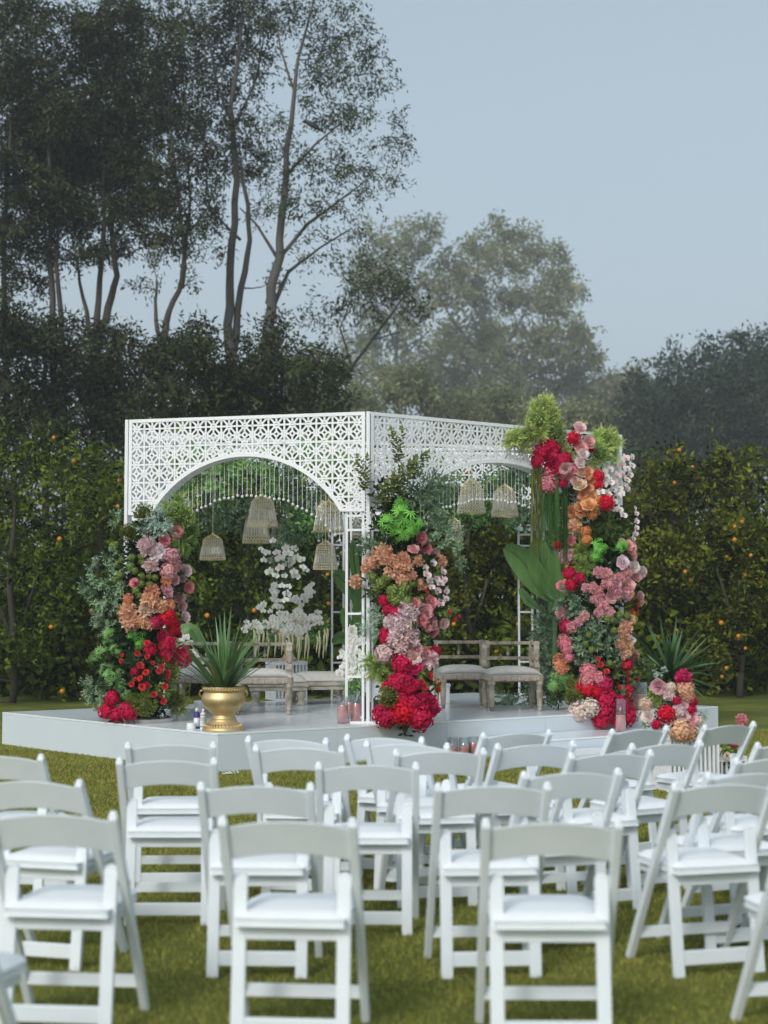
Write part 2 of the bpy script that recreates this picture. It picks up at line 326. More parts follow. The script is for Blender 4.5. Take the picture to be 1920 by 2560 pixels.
# ------------------------------------------------------------------ pavilion
PZ0, PZ1 = 2.433, 3.425
P0 = Vector((-0.158,15.02,0)); P1 = Vector((-2.67,15.70,0)); P2 = Vector((2.67,17.09,0))
P3 = Vector((-0.463,18.9,0)); P4 = Vector((-2.72,17.3,0)); P5 = Vector((1.93,19.1,0))
pav = thing('pavilion', P0, 'white laser cut lattice pavilion with scalloped arches and hanging crystals', 'pavilion')
def lattice_side(A, B, inward, flat, name='lattice_panel', strands=False, soffit=0.17):
    L = (B - A).length; ex = (B - A) / L; H = PZ1 - PZ0; n = inward
    hs = L/2 - flat; sag = 0.585*H; R = (hs*hs + sag*sag)/(2*sag); cz = sag - R     # arch centre height above panel foot
    def inside(x, z):  # in the open arch
        return (x - L/2)**2 + (z - cz)**2 < (R + 0.0)**2 and z > cz
    W = lambda x, z, o=0.0: A + ex*x + n*o + Vector((0, 0, PZ0 + z)) - P0
    cell = 0.172; nx = max(2, round(L/cell)); cx = L/nx; nz = 5.35; czl = H/nz; bw_ = 0.0185; th = 0.012
    segs = []
    for i in range(nx+1):
        if 0 < i < nx: segs.append(((i*cx, 0), (i*cx, H)))
    for j in range(6):
        z = H - (0.55+j)*czl
        if z > 0.02: segs.append(((0, z), (L, z)))
    for i in range(nx):
        for j in range(-1, 6):
            ox, oz = (i+0.5)*cx, H - (0.05 + j + 1.0)*czl + 0.0
            k, h = 0.145, 0.368
            pts = [(-k,h),(k,h),(h,k),(h,-k),(k,-h),(-k,-h),(-h,-k),(-h,k)]
            S_ = [(pts[a], pts[(a+1) % 8]) for a in range(8)]
            for sx in (-k, k):
                S_ += [((sx,h),(sx,0.5)), ((sx,-h),(sx,-0.5)), ((h,sx),(0.5,sx)), ((-h,sx),(-0.5,sx))]
            S_ += [((0,h),(0,0.19)),((0,-h),(0,-0.19)),((h,0),(0.19,0)),((-h,0),(-0.19,0))]
            S_ += [((0,0.17),(0.17,0)),((0.17,0),(0,-0.17)),((0,-0.17),(-0.17,0)),((-0.17,0),(0,0.17))]
            for a, b in S_:
                segs.append(((ox+a[0]*cx, oz+a[1]*czl), (ox+b[0]*cx, oz+b[1]*czl)))
    halves = [MB(), MB()]
    for (a, b) in segs:
        # clip to the panel rectangle and to the outside of the arch by sampling
        ln = math.hypot(b[0]-a[0], b[1]-a[1]); ns = max(4, int(ln/0.008)); run = None
        for s in range(ns+1):
            t = s/ns; x, z = a[0]+(b[0]-a[0])*t, a[1]+(b[1]-a[1])*t
            ok = 0 <= x <= L and 0 <= z <= H and not inside(x, z)
            if ok and run is None: run = t
            if run is not None and (not ok or s == ns):
                t1 = t if ok else (s-1)/ns
                if t1 > run + 1e-6:
                    x0, z0 = a[0]+(b[0]-a[0])*run, a[1]+(b[1]-a[1])*run; x1, z1 = a[0]+(b[0]-a[0])*t1, a[1]+(b[1]-a[1])*t1
                    dd = 0.0004*((len(halves[0].f)+len(halves[1].f)) // 6 % 7)
                    mid = (x0+x1)/2
                    if abs(z1-z0) < 1e-4 and x0 < L/2 < x1:
                        halves[0].beam(W(x0,z0,dd), W(L/2,z1,dd), th, bw_); halves[1].beam(W(L/2,z0,dd), W(x1,z1,dd), th, bw_)
                    else:
                        halves[0 if mid <= L/2 else 1].beam(W(x0,z0,dd), W(x1,z1,dd), bw_ if False else th, bw_, up=n.cross((b[0]-a[0])*ex + Vector((0,0,b[1]-a[1]))) if True else (0,0,1))
                run = None
    for h_ in halves: h_.build(name, M['frame'], pav)
    # border frame
    fr = MB(); fw = 0.034; ft = 0.03
    fr.beam(W(0,H-fw/2,0.004), W(L,H-fw/2,0.004), ft, fw); 
    fr.beam(W(fw/2,0,0.002), W(fw/2,H-fw,0.002), fw, ft, up=n); fr.beam(W(L-fw/2,0,0.002), W(L-fw/2,H-fw,0.002), fw, ft, up=n)
    fr.beam(W(fw,fw/2,0.003), W(flat-0.01,fw/2,0.003), ft, fw); fr.beam(W(L-flat+0.01,fw/2,0.003), W(L-fw,fw/2,0.003), ft, fw)
    fr.build('border_frame', M['frame'], pav)
    # arch band: curved rim with a deep soffit
    ab = MB(); a0 = math.asin(hs/R); n_ = 36; ring = []
    for i in range(n_+1):
        a = -a0 + 2*a0*i/n_
        for r_, o_ in ((R-0.004,-0.014),(R+0.036,-0.014),(R+0.036,0.02),(R-0.001,soffit),(R-0.004,soffit)):
            ring.append(W(L/2+r_*math.sin(a), cz+r_*math.cos(a), o_))
    fs = []
    for i in range(n_):
        for k in range(5): fs.append((i*5+k, i*5+(k+1) % 5, (i+1)*5+(k+1) % 5, (i+1)*5+k))
    ab.add(ring, fs); ab.build('arch_band', M['frame'], pav)
    if strands:
        ns = int((2*hs)/0.0505)
        for i in range(ns):
            x = flat + 0.03 + (2*hs-0.06)*(i+0.5)/ns; z = cz + math.sqrt(max(R*R-(x-L/2)**2, 0)) - 0.002
            ln = 0.375 + random.uniform(-0.012, 0.012) - 0.02*abs(x-L/2); mb = MB(); bw2 = 0.14 + random.uniform(-0.008,0.008)
            top = W(x, z, bw2)
            mb.tube([top, top-Vector((0,0,ln))], 0.0021, 3, False)
            nbd = int(ln/0.019)
            for k in range(nbd):
                p = top - Vector((0,0,0.012+k*0.019)); r_ = 0.0048 if k % 4 else 0.0066
                mb.add([p+Vector((0,0,r_)),p+Vector((r_,0,0)),p+Vector((0,r_,0)),p-Vector((r_,0,0)),p-Vector((0,r_,0)),p-Vector((0,0,r_*1.4))],
                       [(0,1,2),(0,2,3),(0,3,4),(0,4,1),(5,2,1),(5,3,2),(5,4,3),(5,1,4)])
            so_ = mb.build('crystal_strand', M['strand'], pav)
            ball = MB().ball(top-Vector((0,0,ln+0.018)), 0.0165, 8, 6).build('crystal_drop', M['crystal'], so_, smooth=True)
hexc = (P0+P1+P2+P3+P4+P5)/6
def side(A, B, flat, strands=False, **k):
    e = (B-A).normalized(); n = Vector((-e.y, e.x, 0))
    if n.dot(hexc-A) < 0: n = -n
    e3 = e*0.03
    lattice_side(A+e3, B-e3, n, flat, strands=strands, **k)
side(P1, P0, 0.25, True); side(P0, P2, 0.33, True)
side(P2, P5, 0.24); side(P5, P3, 0.24); side(P3, P4, 0.27, True); side(P4, P1, 0.17)
# corner posts as ladders
def ladder(A, d, hh, wd=0.17, rungs=(0.40, 0.80, 1.42, 2.25, 2.39)):
    r1, r2 = A, A + d*wd
    for p in (r1, r2): 
        MB().beam((p-P0)+Vector((0,0,ZS)), (p-P0)+Vector((0,0,hh)), 0.026, 0.026).build('post', M['frame'], pav, bevel=0.002)
    for z in rungs:
        MB().beam((r1-P0)+Vector((0,0,z))+d*0.013, (r2-P0)+Vector((0,0,z))-d*0.013, 0.02, 0.022).build('rung', M['frame'], pav)
for c, a, b in ((P0,P1,P2),(P1,P4,P0),(P2,P0,P5),(P3,P5,P4),(P4,P3,P1),(P5,P2,P3)):
    inn = (hexc-c).normalized()
    for t in (a, b):
        d = (t-c).normalized(); st_ = c + inn*0.03 + d*0.05
        ladder(st_, d, PZ0 if True else PZ1)
    pz = MB().beam((c-P0)+Vector((0,0,ZS)), (c-P0)+Vector((0,0,PZ1)), 0.034, 0.034); pz.build('corner_post', M['frame'], pav, bevel=0.003)
    MB().box((c-P0)+inn*0.12+Vector((0,0,ZS+0.008)), (0.34,0.30,0.016)).build('base_plate', M['frame'], pav)
# roof rails the lanterns hang from
for k, (a, b) in enumerate(((P0,P3),(P1.lerp(P4,0.5),P2.lerp(P5,0.4)),(P1,P5),(P4,P2))):
    z = PZ1 - 0.05 - 0.035*k; MB().beam((a-P0)+Vector((0,0,z)), (b-P0)+Vector((0,0,z)), 0.03, 0.03).build('roof_rail', M['frame'], pav)

# ------------------------------------------------------------------ plant pieces (shared meshes, scale 1 = outer radius)
def petal(V, Q, T, c, out, up, ln, wd, curl, tint, cup=0.25, seg=3):
    """One petal: a small curved sheet that starts at c, leaves along out and bends towards up."""
    side_ = out.cross(up).normalized(); o = len(V)
    for i in range(seg+1):
        t = i/seg; wv = wd*math.sin(PI*(0.18+0.70*t))*(1.0 if t < 1 else 0.8)
        ce = c + out*(ln*(t - 0.25*curl*t*t)) + up*(ln*curl*t*t*0.6)
        for j in (-1, 0, 1):
            V.append(ce + side_*wv*j*0.5 + up*(cup*wd*abs(j)*0.5*t))
    for i in range(seg):
        for j in range(2): Q.append((o+i*3+j, o+i*3+j+1, o+(i+1)*3+j+1, o+(i+1)*3+j)); T.append(tint + (-.22, .05, .30)[i*3//seg])
def finish(name, V, Q, T, mat, smooth=True):
    return arr_mesh(name, np.array([tuple(v) for v in V]), np.array(Q), mat, np.array(T), smooth)
def rose_mesh(seed, whorls=((7,1.0,0.35),(7,0.86,0.85),(6,0.70,1.3),(5,0.52,1.9),(4,0.34,2.5),(3,.18,3.2)), name='rose'):
    rr = random.Random(seed); V, Q, T = [], [], []
    for wi, (n, r, up_) in enumerate(whorls):
        a0 = rr.uniform(0, 6.28)
        for i in range(n):
            a = a0 + 2*PI*i/n + rr.uniform(-.2,.2); out = Vector((math.cos(a), math.sin(a), 0.12*up_))
            petal(V, Q, T, Vector((0,0,-0.15+0.09*wi)) + out*0.1*r, out.normalized(), Vector((0,0,1)) - out*(0.0 if wi < 3 else 0.35), r*rr.uniform(.85,1.08), r*1.15, up_*0.6*rr.uniform(.8,1.2), 0.62-0.09*wi+rr.uniform(-.2,.2), 0.35)
    return finish(name, V, Q, T, M['petal'])
def pom_mesh(seed, n=120, ln=0.42, wd=0.28, name='bloom', flat=0.85):
    rr = random.Random(seed); V, Q, T = [], [], []; ga = PI*(3-math.sqrt(5))
    b = MB().ball((0,0,-.05), 0.70, 10, 7, (1,1,.85)); V += [Vector(v) for v in b.v]; Q += b.f; T += [.45]*len(b.f)
    for i in range(n):
        z = 1 - 1.45*(i+0.5)/n; r = math.sqrt(max(1-z*z, 0)); a = ga*i + rr.uniform(-.25,.25)
        nrm = Vector((r*math.cos(a), r*math.sin(a), z)); base = nrm*0.62; base.z *= flat
        tn = Vector((rr.uniform(-1,1), rr.uniform(-1,1), rr.uniform(-1,1))).cross(nrm).normalized()
        out = (nrm*0.9 + tn*0.55).normalized(); up = (nrm - out*nrm.dot(out)*0.6 + tn*rr.uniform(-.8,.8)).normalized()
        petal(V, Q, T, base, out, up, ln*rr.uniform(.8,1.1), wd*rr.uniform(.8,1.2), rr.uniform(-.4,.6), rr.uniform(.2,.9), rr.uniform(-.5,.5), 2)
    return finish(name, V, Q, T, M['petal'])
def hyd_mesh(seed, nfl=150, name='hydrangea', sz=0.155):
    rr = random.Random(seed); V, Q, T = [], [], []; ga = PI*(3-math.sqrt(5))
    b = MB().ball((0,0,0), 0.66, 10, 7, (1,1,0.9)); V += [Vector(v) for v in b.v]; Q += b.f; T += [0.1]*len(b.f)
    for i in range(nfl):
        z = 1 - 1.75*(i+0.5)/nfl; r = math.sqrt(max(1-z*z, 0)); a = ga*i
        nrm = (Vector((r*math.cos(a), r*math.sin(a), z)) + Vector((rr.uniform(-.12,.12), rr.uniform(-.12,.12), rr.uniform(-.12,.12)))).normalized()
        c = nrm*rr.uniform(.70,.98); c.z *= 0.9
        x = nrm.orthogonal().normalized(); y = nrm.cross(x); a1 = rr.uniform(0, 1.6); tt = rr.uniform(.1,1.0)
        for k in range(4):
            a = a1 + k*PI/2; d = x*math.cos(a)+y*math.sin(a); e = x*math.cos(a+PI/4)+y*math.sin(a+PI/4); f = x*math.cos(a-PI/4)+y*math.sin(a-PI/4)
            o = len(V); s_ = sz*rr.uniform(.85,1.15)
            V += [c, c+f*s_*0.72+nrm*.03, c+d*s_*1.05+nrm*rr.uniform(-.02,.06), c+e*s_*0.72+nrm*.03]; Q.append((o,o+1,o+2,o+3)); T.append(tt+rr.uniform(-.2,.2))
    return finish(name, V, Q, T, M['petal'], False)
def orchid_mesh(seed, lip='orchidlip'):
    rr = random.Random(seed); V, Q, T = [], [], []
    for k, (a, w_, l) in enumerate(((PI/2,.62,.95),(PI/2+2.2,.55,.9),(PI/2-2.2,.55,.9),(0.1,1.05,.95),(PI-0.1,1.05,.95))):
        out = Vector((math.cos(a), math.sin(a), 0.1+0.08*(k>2))).normalized()
        petal(V, Q, T, Vector((0,0,0.02*k)), out, Vector((0,0,1)), l, w_, rr.uniform(-.2,.35), rr.uniform(.75,1.0), 0.1)
    me = finish('orchid', V, Q, T, M['petal']); nface = len(Q)
    V2, Q2, T2 = [], [], []
    for a in (-PI/2, -PI/2+1.0, -PI/2-1.0):
        out = Vector((math.cos(a)*.6, math.sin(a)*.6, .6)).normalized(); petal(V2, Q2, T2, Vector((0,0,.05)), out, Vector((0,0,1)), .34, .3, .6, .5, .4)
    V += V2; Q += [tuple(i+len(V)-len(V2) for i in q) for q in Q2]; T += T2
    me = finish('orchid', V, Q, T, M['petal']); me.materials.append(M[lip])
    mi = np.zeros(len(Q), np.int32); mi[nface:] = 1; me.polygons.foreach_set('material_index', mi); return me
M['orchidlip'] = solid('orchid_lip', [(0.3, (0.62,0.10,0.12)), (0.7, (0.75,0.30,0.22))], 20, 0.5, bump=0)
M['liplight'] = solid('pale_lip', [(0.3, (0.70,0.68,0.45)), (0.7, (0.82,0.80,0.66))], 20, 0.5, bump=0)
def leaf_quads(V, Q, T, c, d, nrm, ln, wd, tint, fold=0.15):
    """A pointed leaf of two halves folded along the midrib."""
    s_ = d.cross(nrm)
    if s_.length < 1e-3: s_ = d.orthogonal()
    s_.normalize(); nn = s_.cross(d).normalized(); o = len(V)
    tip = c + d*ln - nn*ln*0.12; m1 = c + d*ln*0.45 - nn*wd*fold
    V += [c, c + d*ln*0.42 + s_*wd*0.5, tip, c + d*ln*0.42 - s_*wd*0.5, m1]
    Q += [(o, o+1, o+2, o+4), (o, o+4, o+2, o+3)]; T += [tint, tint+0.08]
def rdir(rr, up=0.0):
    v = Vector((rr.gauss(0,1), rr.gauss(0,1), rr.gauss(0,1)+up)); return v.normalized()
def spray_mesh(kind, seed):
    rr = random.Random(seed); V, Q, T = [], [], []; wood = MB()
    def branch(L, n, leaf, wd, droop, spread=0.6, pairs=True, start=0.15, dr=None, origin=None):
        d = dr or (Vector((rr.uniform(-1,1), rr.uniform(-1,1), rr.uniform(0.0,1.0)*0.9))).normalized()
        p = origin or Vector((0,0,-0.15)); pts = [p.copy()]; st_ = L/n; a = rr.uniform(0,6)
        for i in range(n):
            d = (d + Vector((rr.uniform(-.18,.18), -droop + rr.uniform(-.12,.12), rr.uniform(-.1,.1)))).normalized(); p = p + d*st_; pts.append(p.copy())
            if i/n < start: continue
            for sgn in ((-1, 1) if pairs else (1,)):
                a += 2.4; x = d.orthogonal().normalized(); x = (Matrix.Rotation(a if not pairs else 0.9*i+ (0 if sgn > 0 else PI), 3, d) @ x)
                ld = (d*(1-spread) + x*spread).normalized(); leaf_quads(V, Q, T, p, ld, (d + Vector((0,0,.6))).normalized(), leaf*rr.uniform(.75,1.15), wd*rr.uniform(.8,1.2), rr.uniform(.1,.9))
        leaf_quads(V, Q, T, p, d, Vector((0,0,1)), leaf, wd, .6)
    if kind == 'dusty':
        for _ in range(13): branch(rr.uniform(.8,1.15), 8, .30, .13, .04)
    elif kind == 'willow':
        for _ in range(14): branch(rr.uniform(.8,1.2), 7, .38, .075, .06, .5)
    elif kind == 'rose':
        for _ in range(10): branch(rr.uniform(.6,1.0), 5, .26, .19, .03, .7)
    elif kind == 'palm':
        for _ in range(16):
            c = rdir(rr, .5)*rr.uniform(.25,.75); nrm = (c.normalized()+Vector((0,0,.8))).normalized(); x = nrm.orthogonal().normalized(); a0 = rr.uniform(0,6); tt = rr.uniform(.1,.9)
            for k in range(7):
                a = a0 + (k-3)*0.62; d = (Matrix.Rotation(a, 3, nrm) @ x + nrm*-.12).normalized()
                leaf_quads(V, Q, T, c, d, nrm, .46*(1-.09*abs(k-3)), .072, tt+rr.uniform(-.15,.15))
    elif kind == 'fern':
        for _ in range(75):
            d = rdir(rr, .35); p = Vector((0,0,-.1)); x = d.orthogonal().normalized(); x = Matrix.Rotation(rr.uniform(0,6), 3, d) @ x; L = rr.uniform(.55,1.05); tt = rr.uniform(.1,.8); n = 12
            for i in range(n):
                d = (d + Vector((0,-.03,0)) + rdir(rr)*.05).normalized(); p = p + d*L/n
                if i < 3: continue
                for sg in (-1, 1):
                    ld = (d*.5 + x*sg).normalized(); leaf_quads(V, Q, T, p, ld, d.cross(x), .15*(1.2-i/n), .06, tt+.02*i)
    elif kind == 'moss':
        b = MB().ball((0,0,0), .62, 10, 7); V += [Vector(v) for v in b.v]; Q += b.f; T += [0.0]*len(b.f)
        for _ in range(620):
            nrm = rdir(rr); c = nrm*rr.uniform(.66,.86); d = (nrm+rdir(rr)*.7).normalized(); leaf_quads(V, Q, T, c, d, rdir(rr), .20, .08, rr.uniform(0,1.0))
    elif kind == 'olive':
        for k in range(3): branch(rr.uniform(1.5,1.9), 15, .30, .14, -.02, .6, dr=Vector((rr.uniform(-.25,.25), 1, rr.uniform(0,.3))).normalized(), origin=Vector((rr.uniform(-.2,.2), -.8, 0)))
    elif kind == 'dense':
        for _ in range(150):
            c = rdir(rr)*rr.uniform(.2,.95); leaf_quads(V, Q, T, c, (rdir(rr, .3)+c*.7).normalized(), rdir(rr), .32, .15, rr.uniform(0,.8))
    return finish(kind, V, Q, T, M['green'], False)
MESH = {
 'rose': [rose_mesh(i) for i in (1,2,3)],
 'carnation': [pom_mesh(i, 110, .46, .34, 'carnation') for i in (4,5,6)],
 'peony': [pom_mesh(i, 70, .62, .55, 'peony', .8) for i in (7,8)],
 'hydrangea': [hyd_mesh(i) for i in (9,10,11)],
 'viburnum': [hyd_mesh(i, 70, 'viburnum', .19) for i in (12,13)],
 'orchid': [orchid_mesh(i) for i in (14,15)], 'orchidw': [orchid_mesh(i, 'liplight') for i in (16,17)],
}
for k in ('dusty','willow','rose_leaf','palm','fern','moss','olive','dense'):
    MESH[k] = [spray_mesh('rose' if k == 'rose_leaf' else k, s) for s in ((20,21,22) if k != 'olive' else (23,24))]
C = dict(crimson=(.80,.018,.115), red=(.97,.018,.065), magenta=(.72,.03,.15), hot=(.82,.05,.22), pinkdeep=(.95,.36,.44), pink=(1,.57,.59),
  pinkmid=(.93,.40,.44), pale=(1,.82,.82), mauve=(.90,.57,.61), peach=(1,.62,.43), peachdk=(.90,.47,.28), peachpale=(1,.78,.62),
  apricot=(.98,.58,.33), orange=(.92,.43,.16), cream=(1,.86,.73), white=(.98,.97,.92), whitepink=(.98,.86,.88), coral=(.80,.09,.09),
  vib=(.30,.42,.11), moss=(.13,.16,.025), mossg=(.17,.21,.04), fernl=(.42,.52,.18), fern=(.25,.36,.10), ferndk=(.06,.10,.025),
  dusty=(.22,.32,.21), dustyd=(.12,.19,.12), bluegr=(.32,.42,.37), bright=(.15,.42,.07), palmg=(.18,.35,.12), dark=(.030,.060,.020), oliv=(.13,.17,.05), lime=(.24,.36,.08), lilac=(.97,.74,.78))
NAME = {'rose':'rose','carnation':'carnation','peony':'peony','hydrangea':'hydrangea','viburnum':'viburnum','orchid':'orchid','orchidw':'orchid','dusty':'leaf_spray','willow':'leaf_spray',
  'rose_leaf':'leaf_spray','palm':'palmate_leaf_cluster','fern':'fern_puff','moss':'moss_ball','olive':'branch','dense':'foliage'}
def put(root, kind, p, r, color, outdir=None, up=None, upright=False):
    """Fix one bloom or leaf spray in an arrangement; p in world space."""
    me = random.choice(MESH[kind]); d = Vector(outdir or (0,-1,.15)).normalized()
    d = (d + Vector((random.gauss(0,.22), random.gauss(0,.1), random.gauss(0,.22)))).normalized() if not upright else d
    qz = d.to_track_quat('Z', 'Y')
    e = (qz.to_matrix() @ Matrix.Rotation(0 if upright else random.uniform(0, 6.28) if kind not in ('orchid','orchidw') else random.uniform(-.5,.5), 3, 'Z'))
    j = random.uniform(.93,1.07); c = C[color] if isinstance(color, str) else color
    c = tuple(min(1, x*j*random.uniform(.95,1.05)) for x in c)
    return link(NAME[kind], me, root, Vector(p) - root.location, e, r*(1.0 if kind != 'rose' else 1.08), c)
K = {'h':'hydrangea','r':'rose','c':'carnation','p':'peony','v':'viburnum','o':'orchid','d':'dusty','w':'willow','R':'rose_leaf','P':'palm','f':'fern','m':'moss','O':'olive','D':'dense'}
def face_y(px):
    """Depth of the pavilion's two front faces along a sight line, to keep blooms on the outer side of the panels."""
    a, b = (P1, P0) if px < 920 else (P0, P2); k = (px-960)/F; d = b-a
    if px < 300 or px > 1560: return 99.0
    t = (k*a.y - a.x)/(d.x - k*d.y); return a.y + d.y*t
def column(root, items, x0, y0, sc_, Yc, R, cxfun):
    for it in items:
        k, zx, zy, rz, col = it[:5]
        px, py = x0 + zx*sc_, y0 + zy*sc_; Yd = Yc; r = rz*sc_/ppm(Yc)
        dx = (px - cxfun(py))/ppm(Yc); bulge = math.sqrt(max(R*R - dx*dx, 0))
        foliage = k in 'dwRPfOD'
        Y = Yc - bulge*(0.75 if foliage else 1.0) + (it[5] if len(it) > 5 else 0)
        if py - rz*sc_ < 1300: Y = min(Y, face_y(px) - .05 - r*.35)
        p = at(px, py, Y); od = Vector((dx/max(R,.1)*0.8, -0.9, 0.22))
        if k == 'O': put(root, 'olive', p, r*1.0, col, (0.0,-.25,.0), upright=True).rotation_euler = (PI/2, 0, random.uniform(-.15,.15)); continue
        put(root, K[k], p, r*(1.12 if foliage else 1.04), col, od)
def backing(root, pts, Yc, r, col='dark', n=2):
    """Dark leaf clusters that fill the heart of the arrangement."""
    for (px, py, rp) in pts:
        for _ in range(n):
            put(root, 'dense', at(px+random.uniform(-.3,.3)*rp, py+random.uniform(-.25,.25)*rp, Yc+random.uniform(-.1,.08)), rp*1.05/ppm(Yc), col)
def line(pts, y):
    for (ya, xa), (yb, xb) in zip(pts, pts[1:]):
        if y <= yb: return xa + (xb-xa)*max(0, (y-ya))/(yb-ya)
    return pts[-1][1]
# ---- left column
YL = 15.25
c1 = thing('flower_column', (at(375,1800,YL).x, YL, ZS), 'flower column on the pavilion post beside the empty left lawn, pink above, crimson below', 'flower arrangement', 'floral columns of the pavilion')
L1 = [('r',935,388,52,'pinkmid'),('r',825,465,52,'pinkmid'),('p',670,515,78,'pale'),('p',765,570,70,'whitepink'),('h',880,610,88,'pink'),('p',705,690,62,'pale'),('h',860,745,85,'pink'),('h',925,690,65,'pink'),
 ('r',1020,735,52,'pale'),('r',1040,890,48,'pinkmid'),('r',560,850,45,'pinkmid'),('r',845,915,62,'mauve'),('r',920,820,42,'mauve'),('r',985,810,36,'mauve'),('r',960,980,52,'mauve'),('r',980,1055,46,'mauve'),('r',1010,1150,48,'lilac'),
 ('c',500,1110,88,'peach'),('c',520,1190,85,'peach'),('c',695,1000,82,'peach'),('c',665,1095,72,'peachpale'),('c',790,1050,68,'peach'),('c',620,1195,62,'peach'),('c',690,1215,56,'peach'),('c',715,925,70,'peachdk'),('c',500,985,46,'peachdk'),('c',860,1045,62,'peachdk'),('c',840,830,50,'peachdk'),
 ('h',850,1150,88,'red'),('h',740,1200,66,'magenta'),('h',900,1240,78,'red'),('r',800,1310,52,'hot'),('r',935,1300,46,'magenta'),('h',850,1380,88,'crimson'),('h',840,1460,78,'crimson'),('h',985,1500,104,'crimson'),('h',700,1440,60,'crimson'),('h',560,1640,42,'crimson'),('h',660,1760,35,'crimson'),
 ('h',360,1880,76,'crimson'),('h',310,1990,82,'crimson'),('h',500,1990,92,'crimson'),('h',400,2025,72,'crimson')]
for a in [(670,1385,28),(795,1405,28),(585,1475,25),(670,1505,22),(840,1520,30),(610,1585,30),(800,1595,26),(660,1645,27),(775,1630,26),(855,1650,25),(850,1690,25),(610,1700,25),(560,1705,16),(535,1750,25),(625,1775,30),(830,1770,28),(440,1545,22),(450,1490,15),(730,1845,28),(795,1857,14),(815,1903,25),(880,1550,18),(720,1560,20)]:
    L1.append(('r',*a,'coral',-0.06))
for a in [(375,515,45),(535,620,38),(620,610,35),(410,680,40),(440,645,30),(520,700,42),(625,660,32),(430,780,35),(380,830,45),(560,740,35),(620,790,38),(690,790,30),(620,855,36),(695,865,36),(570,915,40),(740,800,34),(400,500,28),(600,960,30)]:
    L1.append(('v',*a,'vib'))
L1 += [('m',990,260,110,'fern'),('m',900,200,90,'fern'),('m',1040,380,100,'fern')]
L1 += [('m',645,220,88,'moss'),('m',505,390,85,'moss'),('m',610,420,60,'ferndk'),('m',650,1930,115,'mossg'),('m',880,1660,100,'mossg'),('m',560,1900,80,'moss'),('f',920,1880,150,'mossg'),('f',960,1960,120,'mossg'),('f',820,1800,100,'fern')]
for a in [(950,110,110),(1010,230,130),(1050,350,120),(860,180,110),(1080,430,90),(980,480,130),(930,330,110),(1000,560,80)]: L1.append(('f',*a,'fern'))
for a in [(800,290,120),(690,330,100),(740,400,90)]: L1.append(('d',*a,'bluegr',-.1))
for a in [(150,850,105),(250,900,120),(300,1000,130),(205,700,85),(250,1100,110),(350,800,120),(230,1180,90),(310,1230,90),(400,280,80),(400,900,110),(380,1040,110),(470,820,90),(340,600,80),(110,900,70)]: L1.append(('d',*a,'dusty'))
L1 += [('P',560,1320,125,'bright'),('P',600,1400,90,'bright')]
for a in [(330,1330,110),(250,1480,120),(380,1440,100),(350,1700,120),(430,1640,100),(300,1600,100),(450,1760,90),(480,1850,90),(180,1530,70)]: L1.append(('P',*a,'palmg'))
for a in [(180,1870,100),(150,1780,85),(220,1930,95),(300,1800,100),(400,1980,70)]: L1.append(('d',*a,'dusty'))
for a in [(650,1560,120),(760,1700,120),(620,1680,110),(720,1840,100),(800,1480,100),(560,1540,90)]: L1.append(('R',*a,'dark'))
for a in [(700,1800,100),(780,1560,70),(860,1580,50)]: L1.append(('R',*a,'fern'))
for a in [(330,1000,150),(420,700,150),(540,500,120),(900,880,120),(560,1050,150),(480,1560,170),(300,1750,120),(600,1300,160),(950,650,120)]: L1.append(('D',*a,'dark',.18))
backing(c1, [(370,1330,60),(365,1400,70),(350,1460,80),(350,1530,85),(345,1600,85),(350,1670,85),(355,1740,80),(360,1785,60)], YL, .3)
cx1 = lambda y: line([(1280,390),(1400,370),(1600,345),(1800,345)], y)
column(c1, L1, 180, 1220, .2802, YL, .36, cx1)
MB().lathe([(.0,0),(.22,0),(.24,.03),(.235,.035),(.0,.035)], 24, (0,0,0)).build('saucer', M['saucer'], c1, loc=(0,-.05,0))
# ---- centre column
YC = 14.95
c2 = thing('flower_column', (at(1000,1800,YC).x, YC, ZS), 'flower column on the front corner post, leafy top, peach, pink and crimson blooms', 'flower arrangement', 'floral columns of the pavilion')
L2 = []
for a in [(270,900,74),(180,970,54),(215,950,50),(320,940,48),(410,925,46),(330,1020,54),(430,990,52),(515,945,43),(400,1080,43),(465,1050,40),(535,1110,43),(675,945,40),(380,970,50),(150,1000,36)]: L2.append(('c',*a,'peach'))
L2 += [('c',85,1090,50,'peach',-.0)]
L2 += [('r',530,790,46,'pinkmid'),('r',480,865,36,'mauve'),('r',570,860,40,'pinkmid'),('r',630,900,40,'mauve'),('r',600,1230,44,'pinkmid'),('r',490,1240,36,'pinkmid'),
 ('h',275,1220,42,'crimson'),('h',310,1290,48,'crimson'),('h',360,1300,42,'crimson'),('h',290,1480,48,'crimson'),('h',280,1440,38,'crimson'),('h',600,1290,30,'crimson')]
for a in [(610,960,36),(680,1020,38),(570,1040,38),(630,1060,42),(660,1100,42),(590,1080,38),(690,1080,36),(700,1150,38),(640,1160,42),(660,1240,40),(700,1210,36),(600,1130,34),(560,990,28)]: L2.append(('o',*a,'whitepink',-.08))
for a in [(430,1250,45),(400,1330,60),(320,1370,52),(470,1300,50),(460,1380,52),(370,1430,56),(440,1470,62),(350,1490,54),(400,1550,56),(470,1440,50),(340,1320,40),(400,1390,50),(480,1500,44)]: L2.append(('c',*a,'pale'))
